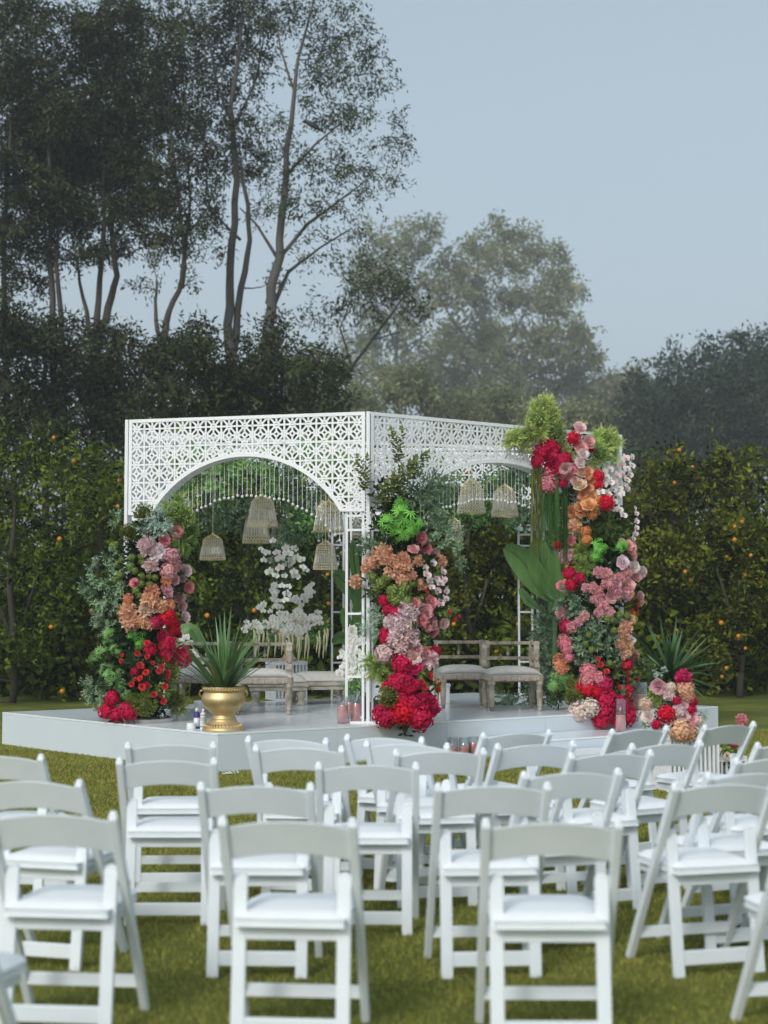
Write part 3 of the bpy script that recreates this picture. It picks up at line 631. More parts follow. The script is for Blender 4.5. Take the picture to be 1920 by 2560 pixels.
L2 += [('h',280,1585,74,'pale'),('r',560,1300,52,'pink'),('r',530,1350,52,'pinkmid'),('r',600,1370,52,'pink'),('r',615,1430,44,'pinkmid'),('r',570,1400,40,'pink'),('r',690,1380,38,'lilac'),('r',500,1560,46,'mauve'),('r',480,1615,48,'pale'),('p',585,1620,58,'lilac'),('r',560,1580,42,'mauve'),
 ('h',630,1570,48,'crimson'),('h',580,1570,34,'crimson'),('h',400,1660,78,'crimson'),('h',410,1780,84,'crimson'),('h',360,1790,72,'crimson'),('h',450,1820,62,'crimson'),('h',300,1820,46,'crimson'),('h',500,1800,45,'crimson'),('r',485,1680,50,'hot'),
 ('h',290,2010,98,'crimson'),('h',410,1990,94,'red'),('h',530,2030,98,'crimson'),('p',560,1930,78,'magenta'),('p',610,1965,52,'hot'),('h',480,1920,62,'crimson'),('h',400,1900,60,'crimson'),('m',305,1885,76,'mossg',-.1)]
for a in [(730,1300,20),(765,1350,22),(795,1328,12),(595,1740,26),(560,1820,22),(645,1830,30),(570,1160,16),(540,1780,18),(660,1790,16)]: L2.append(('r',*a,'coral',-.05))
L2 += [('r',635,1780,15,'apricot',-.08)]
for a in [(200,1060,42),(260,1100,52),(340,1150,52),(420,1130,52),(480,1100,34),(360,1220,48),(330,1190,40),(440,1220,42),(230,1140,44),(300,1060,40),(400,1180,40)]: L2.append(('v',*a,'vib'))
L2 += [('O',385,210,160,'oliv',.05),('O',330,420,180,'oliv',.0),('O',160,400,160,'oliv',.05),('O',440,330,150,'oliv',.08),('O',240,500,150,'oliv',-.05),('O',400,520,150,'oliv',.05)]
for a in [(540,430,150),(620,470,120),(500,500,120),(580,540,110),(680,460,80)]: L2.append(('w',*a,'dustyd'))
for a in [(380,670,150),(300,700,110),(470,700,110),(400,600,120),(420,760,90)]: L2.append(('P',*a,'bright',-.1))
for a in [(640,650,120),(700,760,100),(780,880,90),(740,820,90),(800,960,60),(600,740,100)]: L2.append(('d',*a,'dusty'))
for a in [(130,850,80),(180,820,80),(280,850,90),(150,780,60)]: L2.append(('R',*a,'dustyd'))
for a in [(680,1290,70),(740,1290,50),(670,1430,50),(520,1180,60),(530,1500,80),(520,1700,90),(600,1800,70),(560,1860,60)]: L2.append(('R',*a,'fern'))
for a in [(200,1380,90),(180,1450,70),(230,1330,60)]: L2.append(('w',*a,'bluegr'))
for a in [(240,1680,120),(180,1640,90),(280,1760,90),(330,1700,80)]: L2.append(('f',*a,'fern'))
for a in [(300,1150,150),(560,1250,110),(380,1400,150),(430,1650,120),(480,1850,120),(420,900,150),(300,1250,100)]: L2.append(('D',*a,'dark',.15))
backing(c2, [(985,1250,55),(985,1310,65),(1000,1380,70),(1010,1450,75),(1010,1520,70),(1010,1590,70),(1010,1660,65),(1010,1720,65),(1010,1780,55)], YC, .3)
cx2 = lambda y: line([(1060,960),(1300,985),(1500,1010),(1700,1010),(1860,1005)], y)
column(c2, L2, 860, 1060, .3618, YC, .30, cx2)
# stem of the lone peach carnation
MB().tube([at(935,1438,YC-.1)-c2.location, at(905,1452,YC-.2)-c2.location, at(892,1456,YC-.3)-c2.location], .004, 5).build('stem', M['stem'], c2)
# ---- right column
YR = 16.75
c3 = thing('flower_column', (at(1500,1800,YR).x, YR, ZS), 'tallest flower column, on the far right post, with fern crown and white orchids', 'flower arrangement', 'floral columns of the pavilion')
L3 = []
for a in [(480,150,150),(430,260,140),(560,230,130),(620,400,130),(350,400,130),(200,450,130),(120,520,100),(450,420,130),(700,600,130),(760,660,90),(1130,470,160),(1050,560,120),(1080,700,130),(1200,600,110),(900,330,60),(300,560,110),(520,330,130),(640,500,110),(1180,480,130),(1000,760,80),(1250,520,110),(1220,700,90),(1130,600,130),(1060,450,110),(540,100,110),(420,180,110)]: L3.append(('f',*a,'fernl'))
for a in [(540,560,100),(450,640,92),(430,720,74),(720,690,72),(690,940,62),(600,600,82),(990,600,38)]: L3.append(('h',*a,'crimson'))
L3 += [('h',805,480,80,'red',-.1),('h',1050,880,84,'red'),('h',1060,960,62,'red'),('h',1150,1150,88,'red',-.1),('r',560,680,64,'hot',-.1),('r',590,780,76,'magenta',-.1),('r',640,720,62,'hot',-.05),
 ('h',540,960,106,'pinkdeep'),('h',560,830,88,'pinkdeep'),('h',770,830,98,'pinkdeep'),('h',700,860,64,'pinkdeep'),('r',720,790,58,'mauve',-.12),('r',865,370,64,'pale',-.1),('r',960,520,64,'pink',-.1),('r',880,580,68,'pink',-.1),('r',900,640,56,'whitepink',-.14),('r',870,730,52,'pale',-.1),
 ('r',870,960,62,'peachpale',-.05),('r',880,830,58,'peachpale',-.05),('r',820,920,52,'peachpale',-.05),('r',950,840,62,'apricot',-.05),('r',990,910,52,'apricot'),('r',960,1000,58,'apricot'),('r',900,1070,52,'peachdk'),('r',990,1090,62,'apricot'),('r',960,1170,72,'apricot',-.05),('h',1030,1190,62,'orange'),('r',870,1190,56,'apricot'),('r',880,1250,52,'peachdk'),('r',785,1240,58,'peachdk'),('h',1000,1265,62,'orange'),('h',1060,1110,52,'orange'),('c',810,1390,82,'peach'),('h',930,1450,62,'orange'),('h',940,1535,62,'orange'),('c',780,1360,50,'peach')]
for a in [(1110,830),(1170,800),(1230,760),(1340,690),(1400,680),(1400,760),(1350,800),(1300,850),(1380,850),(1250,870),(1180,930),(1110,960),(1080,1040),(1150,1050),(1210,1010),(1270,1000),(1320,960),(1350,1000),(1260,1080),(1220,1140),(1200,1210),(1270,1220),(1310,1280),(1350,910),(1220,930),(1290,1060),(1300,760),(1140,890)]: L3.append(('o',*a,56,'white' if random.random()<.6 else 'whitepink',-.02))
for a in [(1440,1200,26),(1450,1260,42),(1450,1340,44),(1450,1410,42),(1440,1470,44),(1420,1520,38)]: L3.append(('o',*a,'whitepink',.05))
for a in [(1300,1560,42),(1400,1620,62),(1420,1690,54),(1370,1590,54),(1310,1770,66),(1430,1810,62),(1500,1870,60),(1530,1850,40)]: L3.append(('r',*a,'pink' if a[1]<1700 else 'pale'))
for a in [(750,1060,125),(1150,1350,170),(1300,1400,130),(1050,1480,110),(1200,1480,120),(1300,1320,110)]: L3.append(('f',*a,'ferndk'))
for a in [(1150,1330,110),(1220,1430,90),(1320,1450,80)]: L3.append(('f',*a,'fern'))
for a in [(1080,1640,150),(1300,1600,130),(1050,1720,90)]: L3.append(('P',*a,'bright',-.08))
for a in [(880,1650,125),(900,1800,125),(850,1900,105),(1000,1850,90),(960,1720,100),(800,1620,80)]: L3.append(('f',*a,'fern'))
L3 += [('h',735,1700,98,'pink'),('r',780,1540,46,'pinkmid'),('h',640,1590,50,'red'),('h',760,1880,74,'crimson'),('h',870,1930,62,'crimson'),('h',780,2000,74,'crimson'),('r',680,2010,52,'pinkmid')]
for a in [(1070,1870,62),(1145,1885,62),(1280,1930,58),(1350,1880,62),(1150,1990,62),(1000,2030,58),(930,2030,48),(1060,2060,54),(1250,2090,62),(1200,1930,50)]: L3.append(('c',*a,'pink'))
for a in [(1370,2010,72),(1220,2060,82),(1450,1910,58),(1240,1980,62),(1330,2080,60)]: L3.append(('r',*a,'mauve'))
L3b = []
for a in [(445,350,50),(690,235,37),(700,290,37),(725,310,33),(690,355,35),(762,348,35),(555,412,35),(590,375,37),(640,190,33),(820,235,36),(660,260,30)]: L3b.append(('c',*a,'pink'))
L3b += [('r',870,230,45,'mauve'),('r',770,255,38,'mauve'),('r',965,240,30,'mauve'),('r',970,280,26,'mauve'),('h',470,440,52,'magenta'),('h',510,450,46,'pinkdeep'),('h',460,545,56,'pinkdeep'),('h',480,590,52,'pinkdeep'),('h',490,650,36,'pinkdeep'),('c',425,670,46,'peachdk'),('c',440,715,50,'peachdk'),
 ('o',905,530,36,'white',-.06)]
for a in [(910,250,18),(910,340,17),(940,355,17),(950,300,13),(685,660,14),(700,700,20),(740,745,19),(880,755,16),(885,795,16),(950,797,16),(825,850,19),(885,900,20),(840,945,19),(910,945,16),(855,705,19),(905,965,14)]: L3b.append(('r',*a,'coral',-.06))
for a in [(900,400,36),(870,450,46),(850,510,46),(870,570,52),(860,620,46),(920,640,42),(890,600,40),(840,470,36),(830,560,36)]: L3b.append(('c',*a,'peach'))
L3b += [('h',620,745,60,'pinkmid'),('h',610,800,60,'pinkmid'),('h',685,790,52,'pinkmid'),('h',725,830,62,'magenta'),('h',620,865,56,'red'),('h',560,850,36,'red'),('h',670,880,42,'red'),
 ('h',740,930,78,'crimson'),('h',720,1010,82,'crimson'),('h',700,1070,60,'crimson'),('h',830,970,70,'crimson'),('h',880,1040,76,'crimson'),('h',810,1080,52,'crimson'),('h',880,700,40,'crimson'),('h',890,860,40,'crimson'),('h',630,985,64,'cream',-.1),('h',550,1020,76,'cream',-.1),
 ('m',530,880,64,'mossg'),('m',515,930,58,'moss'),('m',500,830,45,'mossg')]
for a in [(540,260,115),(480,280,95),(620,460,115),(700,520,115),(620,580,95),(760,460,85),(560,520,85),(680,620,90),(560,640,80),(640,400,80),(760,570,80),(600,300,80),(540,580,60)]: L3b.append(('d',*a,'dustyd' if random.random()<.5 else 'dusty'))
for a in [(740,390,30),(780,400,28),(825,370,28),(880,375,28),(790,470,25),(600,560,25),(700,570,25),(640,600,25),(620,500,24),(760,690,24)]: L3b.append(('v',*a,'vib'))
for a in [(430,830,100),(390,860,90),(450,780,80),(400,790,70)]: L3b.append(('P',*a,'palmg',.1))
for a in [(960,720,85),(1010,700,60),(840,770,95),(930,680,60),(900,830,70),(800,720,80),(830,900,70),(1000,760,50)]: L3b.append(('R',*a,'oliv'))
for a in [(420,900,80),(390,930,60)]: L3b.append(('D',*a,'ferndk',.1))
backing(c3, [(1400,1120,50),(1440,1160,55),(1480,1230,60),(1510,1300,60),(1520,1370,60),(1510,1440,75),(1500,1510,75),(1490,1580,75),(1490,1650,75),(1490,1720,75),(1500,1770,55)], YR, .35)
cx3 = lambda y: line([(1000,1370),(1150,1430),(1300,1500),(1400,1500),(1600,1490),(1800,1490)], y)
L3 += [('m',470,150,120,'fernl'),('m',430,280,130,'fernl'),('m',570,240,110,'fernl'),('m',620,420,110,'fern'),('m',1120,500,130,'fernl'),('m',1080,640,100,'fern'),('m',200,480,90,'fernl'),('m',340,460,100,'fern'),('m',1200,600,80,'fernl')]
column(c3, L3, 1240, 980, .2411, YR, .42, cx3)
column(c3, L3b, 1240, 1400, .3737, YR, .40, cx3)
# hanging hanks of fine grass
def hank(xa, xb, ytop, ybot, n, col, Y, nm='hanging_grass'):
    V, Q, T = [], [], []
    for i in range(n):
        px = random.uniform(xa, xb); yt = ytop + random.uniform(-15, 15); yb = ybot - abs(random.gauss(0, .22))*(ybot-ytop)
        y_ = Y + random.uniform(-.06,.06); a = at(px, yt, y_); b = at(px+random.gauss(0,4), yb, y_); w_ = random.uniform(.0010,.0020); t = random.uniform(0,1); o = len(V)
        V += [a+Vector((-w_,0,0)), a+Vector((w_,0,0)), a.lerp(b,.6)+Vector((w_+.003,.004,0)), a.lerp(b,.6)+Vector((-w_+.003,-.004,0)), b+Vector((w_*.4,0,0)), b-Vector((w_*.4,0,0))]
        Q += [(o,o+1,o+2,o+3),(o+3,o+2,o+4,o+5)]; T += [t,t]
    V = [v - c3.location for v in V]
    link(nm, finish(nm, V, Q, T, M['green'], False), c3, color=C[col])
hank(1328, 1352, 1180, 1420, 200, (), 16.3) if False else None
C['hgold'] = (.34,.37,.10); C['hgreen'] = (.17,.36,.11); C['hdark'] = (.10,.24,.08)
hank(1327, 1353, 1150, 1400, 120, 'hgold', YR-.42); hank(1350, 1396, 1190, 1360, 270, 'hgreen', YR-.40); hank(1345, 1395, 1190, 1430, 50, 'hgreen', YR-.36); hank(1404, 1418, 1230, 1430, 90, 'hdark', YR-.34)

# ------------------------------------------------------------------ sword leaves, urn and yucca
def sword(root_pt, d, ln, wd, droop, mb, rr):
    side_ = d.cross(Vector((0,0,1))).normalized() if abs(d.z) < .99 else Vector((1,0,0)); p = Vector(root_pt); o = len(mb.v); n = 6; vs = []
    roll = rr.uniform(-.6,.6)
    for i in range(n+1):
        t = i/n; wv = wd*(0.55+1.4*t-2.0*t*t if t < .5 else (1-t)*1.5+.0)*.9; wv = max(wv, .0008)
        nn = side_.cross(d).normalized(); s2 = (side_*math.cos(roll)+nn*math.sin(roll))
        vs += [p - s2*wv*.5 + nn*wv*.18, p, p + s2*wv*.5 + nn*wv*.18]
        d = (d + Vector((0,0,-droop*t))).normalized(); p = p + d*ln/n
    fs = []
    for i in range(n):
        for j in range(2): fs.append((i*3+j, i*3+j+1, (i+1)*3+j+1, (i+1)*3+j))
    mb.add(vs, fs)
def yucca(root, org, n, lmin, lmax, wd, spread, seed, yellow=0, flat=1.0):
    rr = random.Random(seed)
    for i in range(n):
        t = (i+.5)/n; az = 2.39996*i + rr.uniform(-.3,.3); tilt = spread*math.sqrt(t)*rr.uniform(.75,1.1)
        d = Vector((math.sin(tilt)*math.cos(az), math.sin(tilt)*math.sin(az)*flat, math.cos(tilt))).normalized()
        mb = MB(); sword(Vector(org)+Vector((math.cos(az)*.05*t, math.sin(az)*.05*t, rr.uniform(-.05,.05))), d, rr.uniform(lmin,lmax)*(1-.15*t), wd*rr.uniform(.8,1.15), .10*t+.02, mb, rr)
        mb.build('sword_leaf', M['swordy'] if i >= n-yellow else M['sword'], root, smooth=True)
UY = onz(558, 1826, ZS)
urn = thing('brass_urn', UY, 'footed brass urn on the stage corner holding a sword leaf plant', 'urn')
u = 1/ppm(UY.y)
prof = [(52,0),(53,3),(50,8),(40,17),(34,24),(31,28),(33,30),(28,34),(26,40),(34,46),(45,56),(52,66),(55,76),(54,84),(50,92),(48,96),(50,97),(51,101),(50,106),(52,108),(47,108),(44,100)]
MB().lathe([(r*u, z*u) for r, z in prof], 48).build('bowl', M['gold'], urn, smooth=True)
rp = MB()
for k in range(40):
    a = 2*PI*k/40; rp.tube([(50.5*u*math.cos(a), 50.5*u*math.sin(a), 98*u), (50.8*u*math.cos(a+.11), 50.8*u*math.sin(a+.11), 106*u)], 1.6*u, 5)
rp.build('rope_rim', M['gold'], urn, smooth=True)
fl = MB()
for k in range(36):
    a = 2*PI*k/36; fl.tube([(50*u*math.cos(a), 50*u*math.sin(a), 9*u), (42*u*math.cos(a), 42*u*math.sin(a), 17.5*u)], 1.5*u, 5)
fl.build('foot_fluting', M['gold'], urn, smooth=True)
for s_ in (-1, 1):
    MB().tube([(s_*49*u,0,100*u),(s_*57*u,0,98*u),(s_*60*u,0,90*u),(s_*56*u,0,84*u)], 2.4*u, 7).build('handle', M['gold'], urn, smooth=True)
MB().lathe([(0,0),(46*u,0),(46*u,2*u),(0,2*u)], 24, (0,0,98*u)).build('soil', M['bark'], urn)
plant = thing('sword_leaf_plant', UY + Vector((0,0,99*u)), 'spiky green sword leaf plant growing in the brass urn', 'plant')
yucca(plant, (0,0,0), 72, .50, .78, .060, 1.05, 5, 3)
YP = Vector((at(1675,1700,20.5).x, 20.5, 0))
yp = thing('yucca_plant', YP, 'big spiky yucca on the lawn behind the right end of stage', 'plant')
hy = at(1690,1690,20.5).z
MB().tube([(0,0,0),(.03,0,hy*.5),(.0,0,hy)], [.07,.06,.05], 8).build('trunk', M['bark'], yp, smooth=True)
yucca(yp, (0,0,hy), 100, .60, 1.0, .075, 1.9, 11)

# ------------------------------------------------------------------ broad leaves
def broad(root, spine, wd, nm='broad_leaf', tilt=0.0, mat='banana'):
    pts = [Vector(p) - root.location for p in spine]; mb = MB(); n = 10; vs = []
    def bez(t):
        k = t*(len(pts)-1); i = min(int(k), len(pts)-2); f = k-i
        p0, p1, p2, p3 = pts[max(i-1,0)], pts[i], pts[i+1], pts[min(i+2,len(pts)-1)]
        return .5*((2*p1)+(-p0+p2)*f+(2*p0-5*p1+4*p2-p3)*f*f+(-p0+3*p1-3*p2+p3)*f**3)
    for i in range(n+1):
        t = i/n; p = bez(t); d = (bez(min(t+.02,1))-bez(max(t-.02,0))).normalized(); s_ = d.cross(Vector((0,-1,0))).normalized()
        s_ = (s_*math.cos(tilt)+Vector((0,-1,0))*math.sin(tilt)).normalized()
        wv = wd*math.sin(PI*(.06+.90*t))**.7; nn = s_.cross(d).normalized()
        for j in (-1,-.5,0,.5,1): vs.append(p + s_*wv*.5*j + nn*(.16*wv*abs(j)) + nn*.006*math.sin(i*2.3+j*3))
    fs = [(i*5+j, i*5+j+1, (i+1)*5+j+1, (i+1)*5+j) for i in range(n) for j in range(4)]
    mb.add(vs, fs); lf = mb.build(nm, M[mat], root, smooth=True)
    MB().tube([pts[0].lerp(pts[1], -.35)]+pts, [.012]*(len(pts))+[.003], 5).build('midrib', M['stem'], lf)
    return lf
b1 = thing('broad_leaf_plant', (at(1350,1750,18.6).x, 18.6, ZS), 'broad banana like leaves behind the chairs near the far post', 'plant')
B = lambda x, y, Y=18.6: at(x, y, Y)
broad(b1, [B(1392,1500),B(1345,1450),B(1300,1395),B(1262,1368)], .34, tilt=.25); broad(b1, [B(1392,1500),B(1372,1450),B(1350,1400),B(1345,1345)], .36, tilt=.1)
broad(b1, [B(1345,1520),B(1320,1500),B(1300,1470)], .12, tilt=.3); broad(b1, [B(1375,1530),B(1390,1480),B(1402,1430)], .14); broad(b1, [B(1392,1500),B(1375,1450),B(1385,1380)], .26, tilt=-.2)
MB().tube([B(1385,1740)-b1.location, B(1386,1640)-b1.location, B(1387,1540)-b1.location], .03, 7).build('stalk', M['stem'], b1, smooth=True)
b2 = thing('broad_leaf_plant', (at(880,1750,18.3).x, 18.3, ZS), 'broad leaved plant behind the front corner post, one leaf folded over', 'plant')
B = lambda x, y, Y=18.3: at(x, y, Y)
broad(b2, [B(893,1500),B(880,1475),B(850,1440),B(832,1436)], .22, tilt=.4); broad(b2, [B(895,1480),B(885,1400),B(882,1350)], .12); broad(b2, [B(885,1620),B(872,1570),B(856,1520)], .14, tilt=.2)
broad(b2, [B(900,1700),B(905,1560),B(895,1450)], .24, tilt=-.3); broad(b2, [B(925,1620),B(935,1540),B(930,1460)], .2); broad(b2, [B(893,1640),B(872,1598),B(848,1592),B(832,1608)], .2, tilt=.6)
MB().tube([B(905,1745)-b2.location, B(903,1600)-b2.location, B(900,1480)-b2.location], .025, 7).build('stalk', M['stem'], b2, smooth=True)
b3 = thing('broad_leaf_plant', (at(455,1750,17.2).x, 17.2, ZS), 'single broad leaf bending behind the crimson hydrangeas', 'plant')
B = lambda x, y, Y=17.2: at(x, y, Y)
broad(b3, [B(445,1640),B(455,1590),B(478,1575),B(504,1620)], .17, tilt=.5); MB().tube([B(440,1745)-b3.location, B(443,1640)-b3.location], .015, 6).build('stalk', M['stem'], b3)

# ------------------------------------------------------------------ furniture
def leg_prof(h, r):
    return [(r*.35,0),(r*.62,.03*h),(r*.72,.09*h),(r*.5,.13*h),(r*.95,.16*h),(r*.8,.19*h),(r*1.05,.62*h),(r*1.15,.68*h),(r*.7,.70*h),(r*1.15,.73*h),(r*.72,.76*h),(r*1.1,.80*h),(r*.8,.84*h),(r*1.25,.87*h),(r*1.25,h)]
def low_chair(loc, rz, label, grp):
    t = thing('carved_chair', loc, label, 'chair', grp, rz); w_, d_ = .60, .56; sh = .33
    for sx in (-1, 1):
        for sy in (-1, 1):
            MB().lathe(leg_prof(sh, .034), 12, (sx*(w_/2-.035), sy*(d_/2-.035), 0)).build('leg', M['wood'], t, smooth=True)
    ap = MB(); z = sh+.025
    ap.box((0,-d_/2+.012,z), (w_,.024,.055)); ap.box((0,d_/2-.012,z), (w_,.024,.055)); ap.box((-w_/2+.012,0,z), (.024,d_-.05,.055)); ap.box((w_/2-.012,0,z), (.024,d_-.05,.055)); ap.build('apron', M['wood'], t, bevel=.003)
    dn = MB()
    for k in range(15):
        x = -w_/2+.06+(w_-.12)*k/14; dn.box((x,-d_/2-.005,z), (.018,.012,.032)); dn.box((-w_/2-.005, x*d_/w_, z), (.012,.018,.032)); dn.box((w_/2+.005, x*d_/w_, z), (.012,.018,.032))
    dn.build('dentil_carving', M['woodpale'], t)
    MB().box((0,0,sh-.006), (w_-.05,d_-.05,.014)).build('lining', M['redtrim'], t)
    # domed cushion
    cu = MB(); n = 12; vs = []
    for i in range(n+1):
        for j in range(n+1):
            a, b = -1+2*i/n, -1+2*j/n; hgt = .115*(1-abs(a)**5*.75)*(1-abs(b)**5*.75) + .02*(1-a*a)*(1-b*b)
            vs.append((a*w_/2*.99, b*d_/2*.99, sh+.052+hgt*.75))
    m_ = len(vs); fs = [(i*(n+1)+j, (i+1)*(n+1)+j, (i+1)*(n+1)+j+1, i*(n+1)+j+1) for i in range(n) for j in range(n)]
    bd = [i*(n+1) for i in range(n+1)] + [n*(n+1)+j for j in range(1,n+1)] + [i*(n+1)+n for i in range(n-1,-1,-1)] + [j for j in range(n-1,0,-1)]
    for k, v in enumerate(bd): vs.append((vs[v][0], vs[v][1], sh+.045))
    L_ = len(bd)
    for k in range(L_): fs.append((bd[k], bd[(k+1) % L_], m_+(k+1) % L_, m_+k))
    cu.add(vs, fs).build('seat_cushion', M['fabric'], t, smooth=True)
    nl_ = MB()
    for k in range(28):
        x = -w_/2+.02+(w_-.04)*k/27; nl_.ball((x,-d_/2-.001,sh+.066), .005, 6, 4); nl_.ball((x*.0-w_/2-.001, x*d_/w_, sh+.066), .005, 6, 4)
    nl_.build('nail_trim', M['wood'], t)
    # low back on three corners: scrolled posts, two rails, small baluster
    zb = sh+.40
    def post(x, y):
        pr = [(0,0,sh+.05),(0,0,sh+.14),(.0,.035,sh+.20),(.0,.012,sh+.27),(0,-.012,sh+.33),(0,.02,zb-.03),(0,.035,zb+.02)]
        mb = MB()
        for a, b in zip(pr, pr[1:]):
            mb.beam((x+a[0],y+a[1],a[2]), (x+b[0],y+b[1],b[2]+.003), .058, .026, up=(0,1,0))
        mb.tube([(x-.03,y-.012,sh+.15),(x+.03,y-.012,sh+.15)], .026, 10); mb.build('scroll_post', M['wood'], t, bevel=.004)
    post(-w_/2+.03, d_/2-.04); post(w_/2-.03, d_/2-.04); post(w_/2-.03 if True else 0, -.06)
    rl = MB(); 
    for z in (zb, sh+.23): rl.beam((-w_/2+.02,d_/2-.01,z), (w_/2-.02,d_/2-.01,z), .028, .036)
    rl.build('back_rail', M['wood'], t, bevel=.003)
    rl = MB()
    for z in (zb-.002, sh+.228): rl.beam((w_/2-.03,-.06,z), (w_/2-.03,d_/2-.03,z), .028, .036)
    rl.build('side_rail', M['wood'], t, bevel=.003)
    for x, y in ((0,d_/2-.01),(w_/2-.03,.1)):
        h_ = zb-.02-(sh+.25); MB().lathe([(.006,0),(.016,.1*h_),(.020,.3*h_),(.009,.45*h_),(.014,.5*h_),(.007,.6*h_),(.006,.97*h_)], 10, (x,y,sh+.25)).build('baluster', M['wood'], t, smooth=True)
    return t
GC = 'carved cream chairs on the stage'
def onst(x, y): return onz(x, y, ZS)
p = onst(1160, 1772); low_chair(p + Vector((0,.25,0)), .12, 'carved low chair touching the flower column side, left of its twin', GC)
p = onst(1285, 1778); low_chair(p + Vector((0,.25,0)), .08, 'carved low chair nearer the tallest flower column, overlapping its twin', GC)
p = onst(655, 1788); low_chair(p + Vector((0,.25,0)), .05, 'carved low chair directly behind the brass urn', GC)
p = onst(492, 1786); low_chair(p + Vector((0,.4,0)), -.08, 'carved low chair half hidden by crimson hydrangeas', GC)
def ottoman(loc, rz, label, w_=.80, d_=.50):
    t = thing('ottoman', loc, label, 'ottoman', 'cream footstools on the stage', rz)
    for sx in (-1,1):
        for sy in (-1,1): MB().lathe([(.055,0),(.058,.02),(.04,.035),(.03,.06),(.04,.09),(.055,.13),(.058,.16),(.05,.17)], 14, (sx*(w_/2-.09), sy*(d_/2-.09), 0)).build('leg', M['woodpale'], t, smooth=True)
    a = MB(); a.box((0,0,.195), (w_-.04,d_-.04,.05)); a.box((0,0,.24), (w_,d_,.04)); a.box((0,0,.268), (w_-.03,d_-.03,.016)); a.build('frame', M['woodpale'], t, bevel=.006)
    cu = MB(); n = 12; vs = []
    for i in range(n+1):
        for j in range(n+1):
            x, y = -1+2*i/n, -1+2*j/n; vs.append((x*w_/2*.96, y*d_/2*.96, .277+.10*(1-abs(x)**4)*(1-abs(y)**4)))
    cu.add(vs, [(i*(n+1)+j, (i+1)*(n+1)+j, (i+1)*(n+1)+j+1, i*(n+1)+j+1) for i in range(n) for j in range(n)]).build('cushion', M['fabric'], t, smooth=True)
p = onst(795, 1762); ottoman(p + Vector((0,.25,0)), .1, 'long cream footstool behind the candles')
p = onst(915, 1752); ottoman(p + Vector((0,.3,0)), -.15, 'cream footstool farther back, beside the corner post')
p = onst(690, 1766); ottoman(p + Vector((0,.3,0)), .1, 'cream footstool hidden behind the carved chair legs', .7)
def slat_plinth(loc, w_, h_, label, n=9, d_=None, grp='white slatted plinths'):
    d_ = d_ or w_; t = thing('slatted_plinth', loc, label, 'plinth', grp, .35)
    MB().box((0,0,h_-.01), (w_,d_,.02)).build('top', M['frame'], t, bevel=.002)
    bs = MB(); e = .024
    for z in (.012, h_-.032):
        bs.box((0,-d_/2+e/2,z), (w_-.004,e,.022)); bs.box((0,d_/2-e/2,z), (w_-.004,e,.022)); bs.box((-w_/2+e/2,0,z), (e,d_-2*e,.022)); bs.box((w_/2-e/2,0,z), (e,d_-2*e,.022))
    bs.build('frame', M['frame'], t)
    for k in range(n):
        f = -1+2*k/(n-1)
        for (x, y, sx, sy) in ((f*(w_/2-.012),-d_/2+.008,.016,.012),(f*(w_/2-.012),d_/2-.008,.016,.012),(-w_/2+.008,f*(d_/2-.012)*.9,.012,.016),(w_/2-.008,f*(d_/2-.012)*.9,.012,.016)):
            MB().box((x,y,h_/2-.01), (sx,sy,h_-.068)).build('slat', M['frame'], t)
    return t
p = onst(712, 1752) + Vector((0,.25,0)); h1 = at(712,1652,p.y).z - ZS
slat_plinth(p, .42, h1, 'white slatted plinth under the white flower vase', 10)
pv = p + Vector((.03,0,h1))
vase = thing('gold_vase', pv, 'gold footed vase of white blossoms and trailing amaranthus', 'vase')
MB().lathe([(.09,0),(.10,.015),(.095,.03),(.075,.045),(.06,.08),(.055,.10),(.06,.12),(.13,.20),(.19,.30),(.20,.36),(.17,.37)], 28).build('bowl', M['gold'], vase, smooth=True)
def wf(root, kind, px, py, r, col, Y): return put(root, kind, at(px, py, Y), r/ppm(Y), col)
ws = thing('white_flower_arrangement', pv + Vector((0,0,.34)), 'white orchid and stock arrangement with hanging cream tassels', 'flower arrangement')
Yv = pv.y - .1
for (a, b, n_) in (((690,1555),(686,1465),11),((745,1530),(780,1465),10),((760,1560),(795,1535),8),((700,1570),(660,1560),6),((740,1570),(745,1540),6)):
    for k in range(n_*3):
        t = random.random(); w0 = 24*(1-.6*t); wf(ws, 'orchidw', a[0]+(b[0]-a[0])*t+random.gauss(0,w0*.4), a[1]+(b[1]-a[1])*t+random.gauss(0,5), 8, 'white', Yv+random.uniform(-.1,.05))
for (x, y, r) in [(735,1555,18),(700,1550,18),(770,1560,16),(680,1560,15),(720,1580,17),(750,1585,17),(615,1570,12),(650,1575,12),(740,1500,10),(655,1520,10),(640,1565,12),(790,1555,12),(715,1540,16),(750,1540,16)]:
  for q_ in range(int(r*.7)): wf(ws, 'orchidw', x+random.gauss(0,r*.5), y+random.gauss(0,r*.45), random.uniform(7,10), 'white', Yv-.12)
for (x, y, r) in [(700,1590,34),(760,1590,34),(660,1580,30),(790,1575,28),(640,1575,22),(800,1560,24),(725,1600,30)]: wf(ws, 'dusty', x, y, r, 'palmg', Yv)
M['amar'] = solid('amaranthus_cream', [(0.3,(.52,.52,.32)),(.7,(.72,.70,.48))], 90, .8, bump=.8, bscale=150)
for k in range(42):
    x = random.uniform(625, 822); y0_ = 1590 + random.uniform(-12,10) - (8 if x < 660 or x > 780 else 0); ln = random.uniform(25, 62); Y = Yv-.28+random.uniform(-.06,.06)
    q_ = [at(x+math.sin(j)*1.5, y0_+ln*j/5, Y) for j in range(6)]
    MB().tube([v-ws.location for v in q_], [.008,.011,.010,.011,.008,.004], 6).build('amaranthus_tassel', M['amar'], ws, smooth=True)
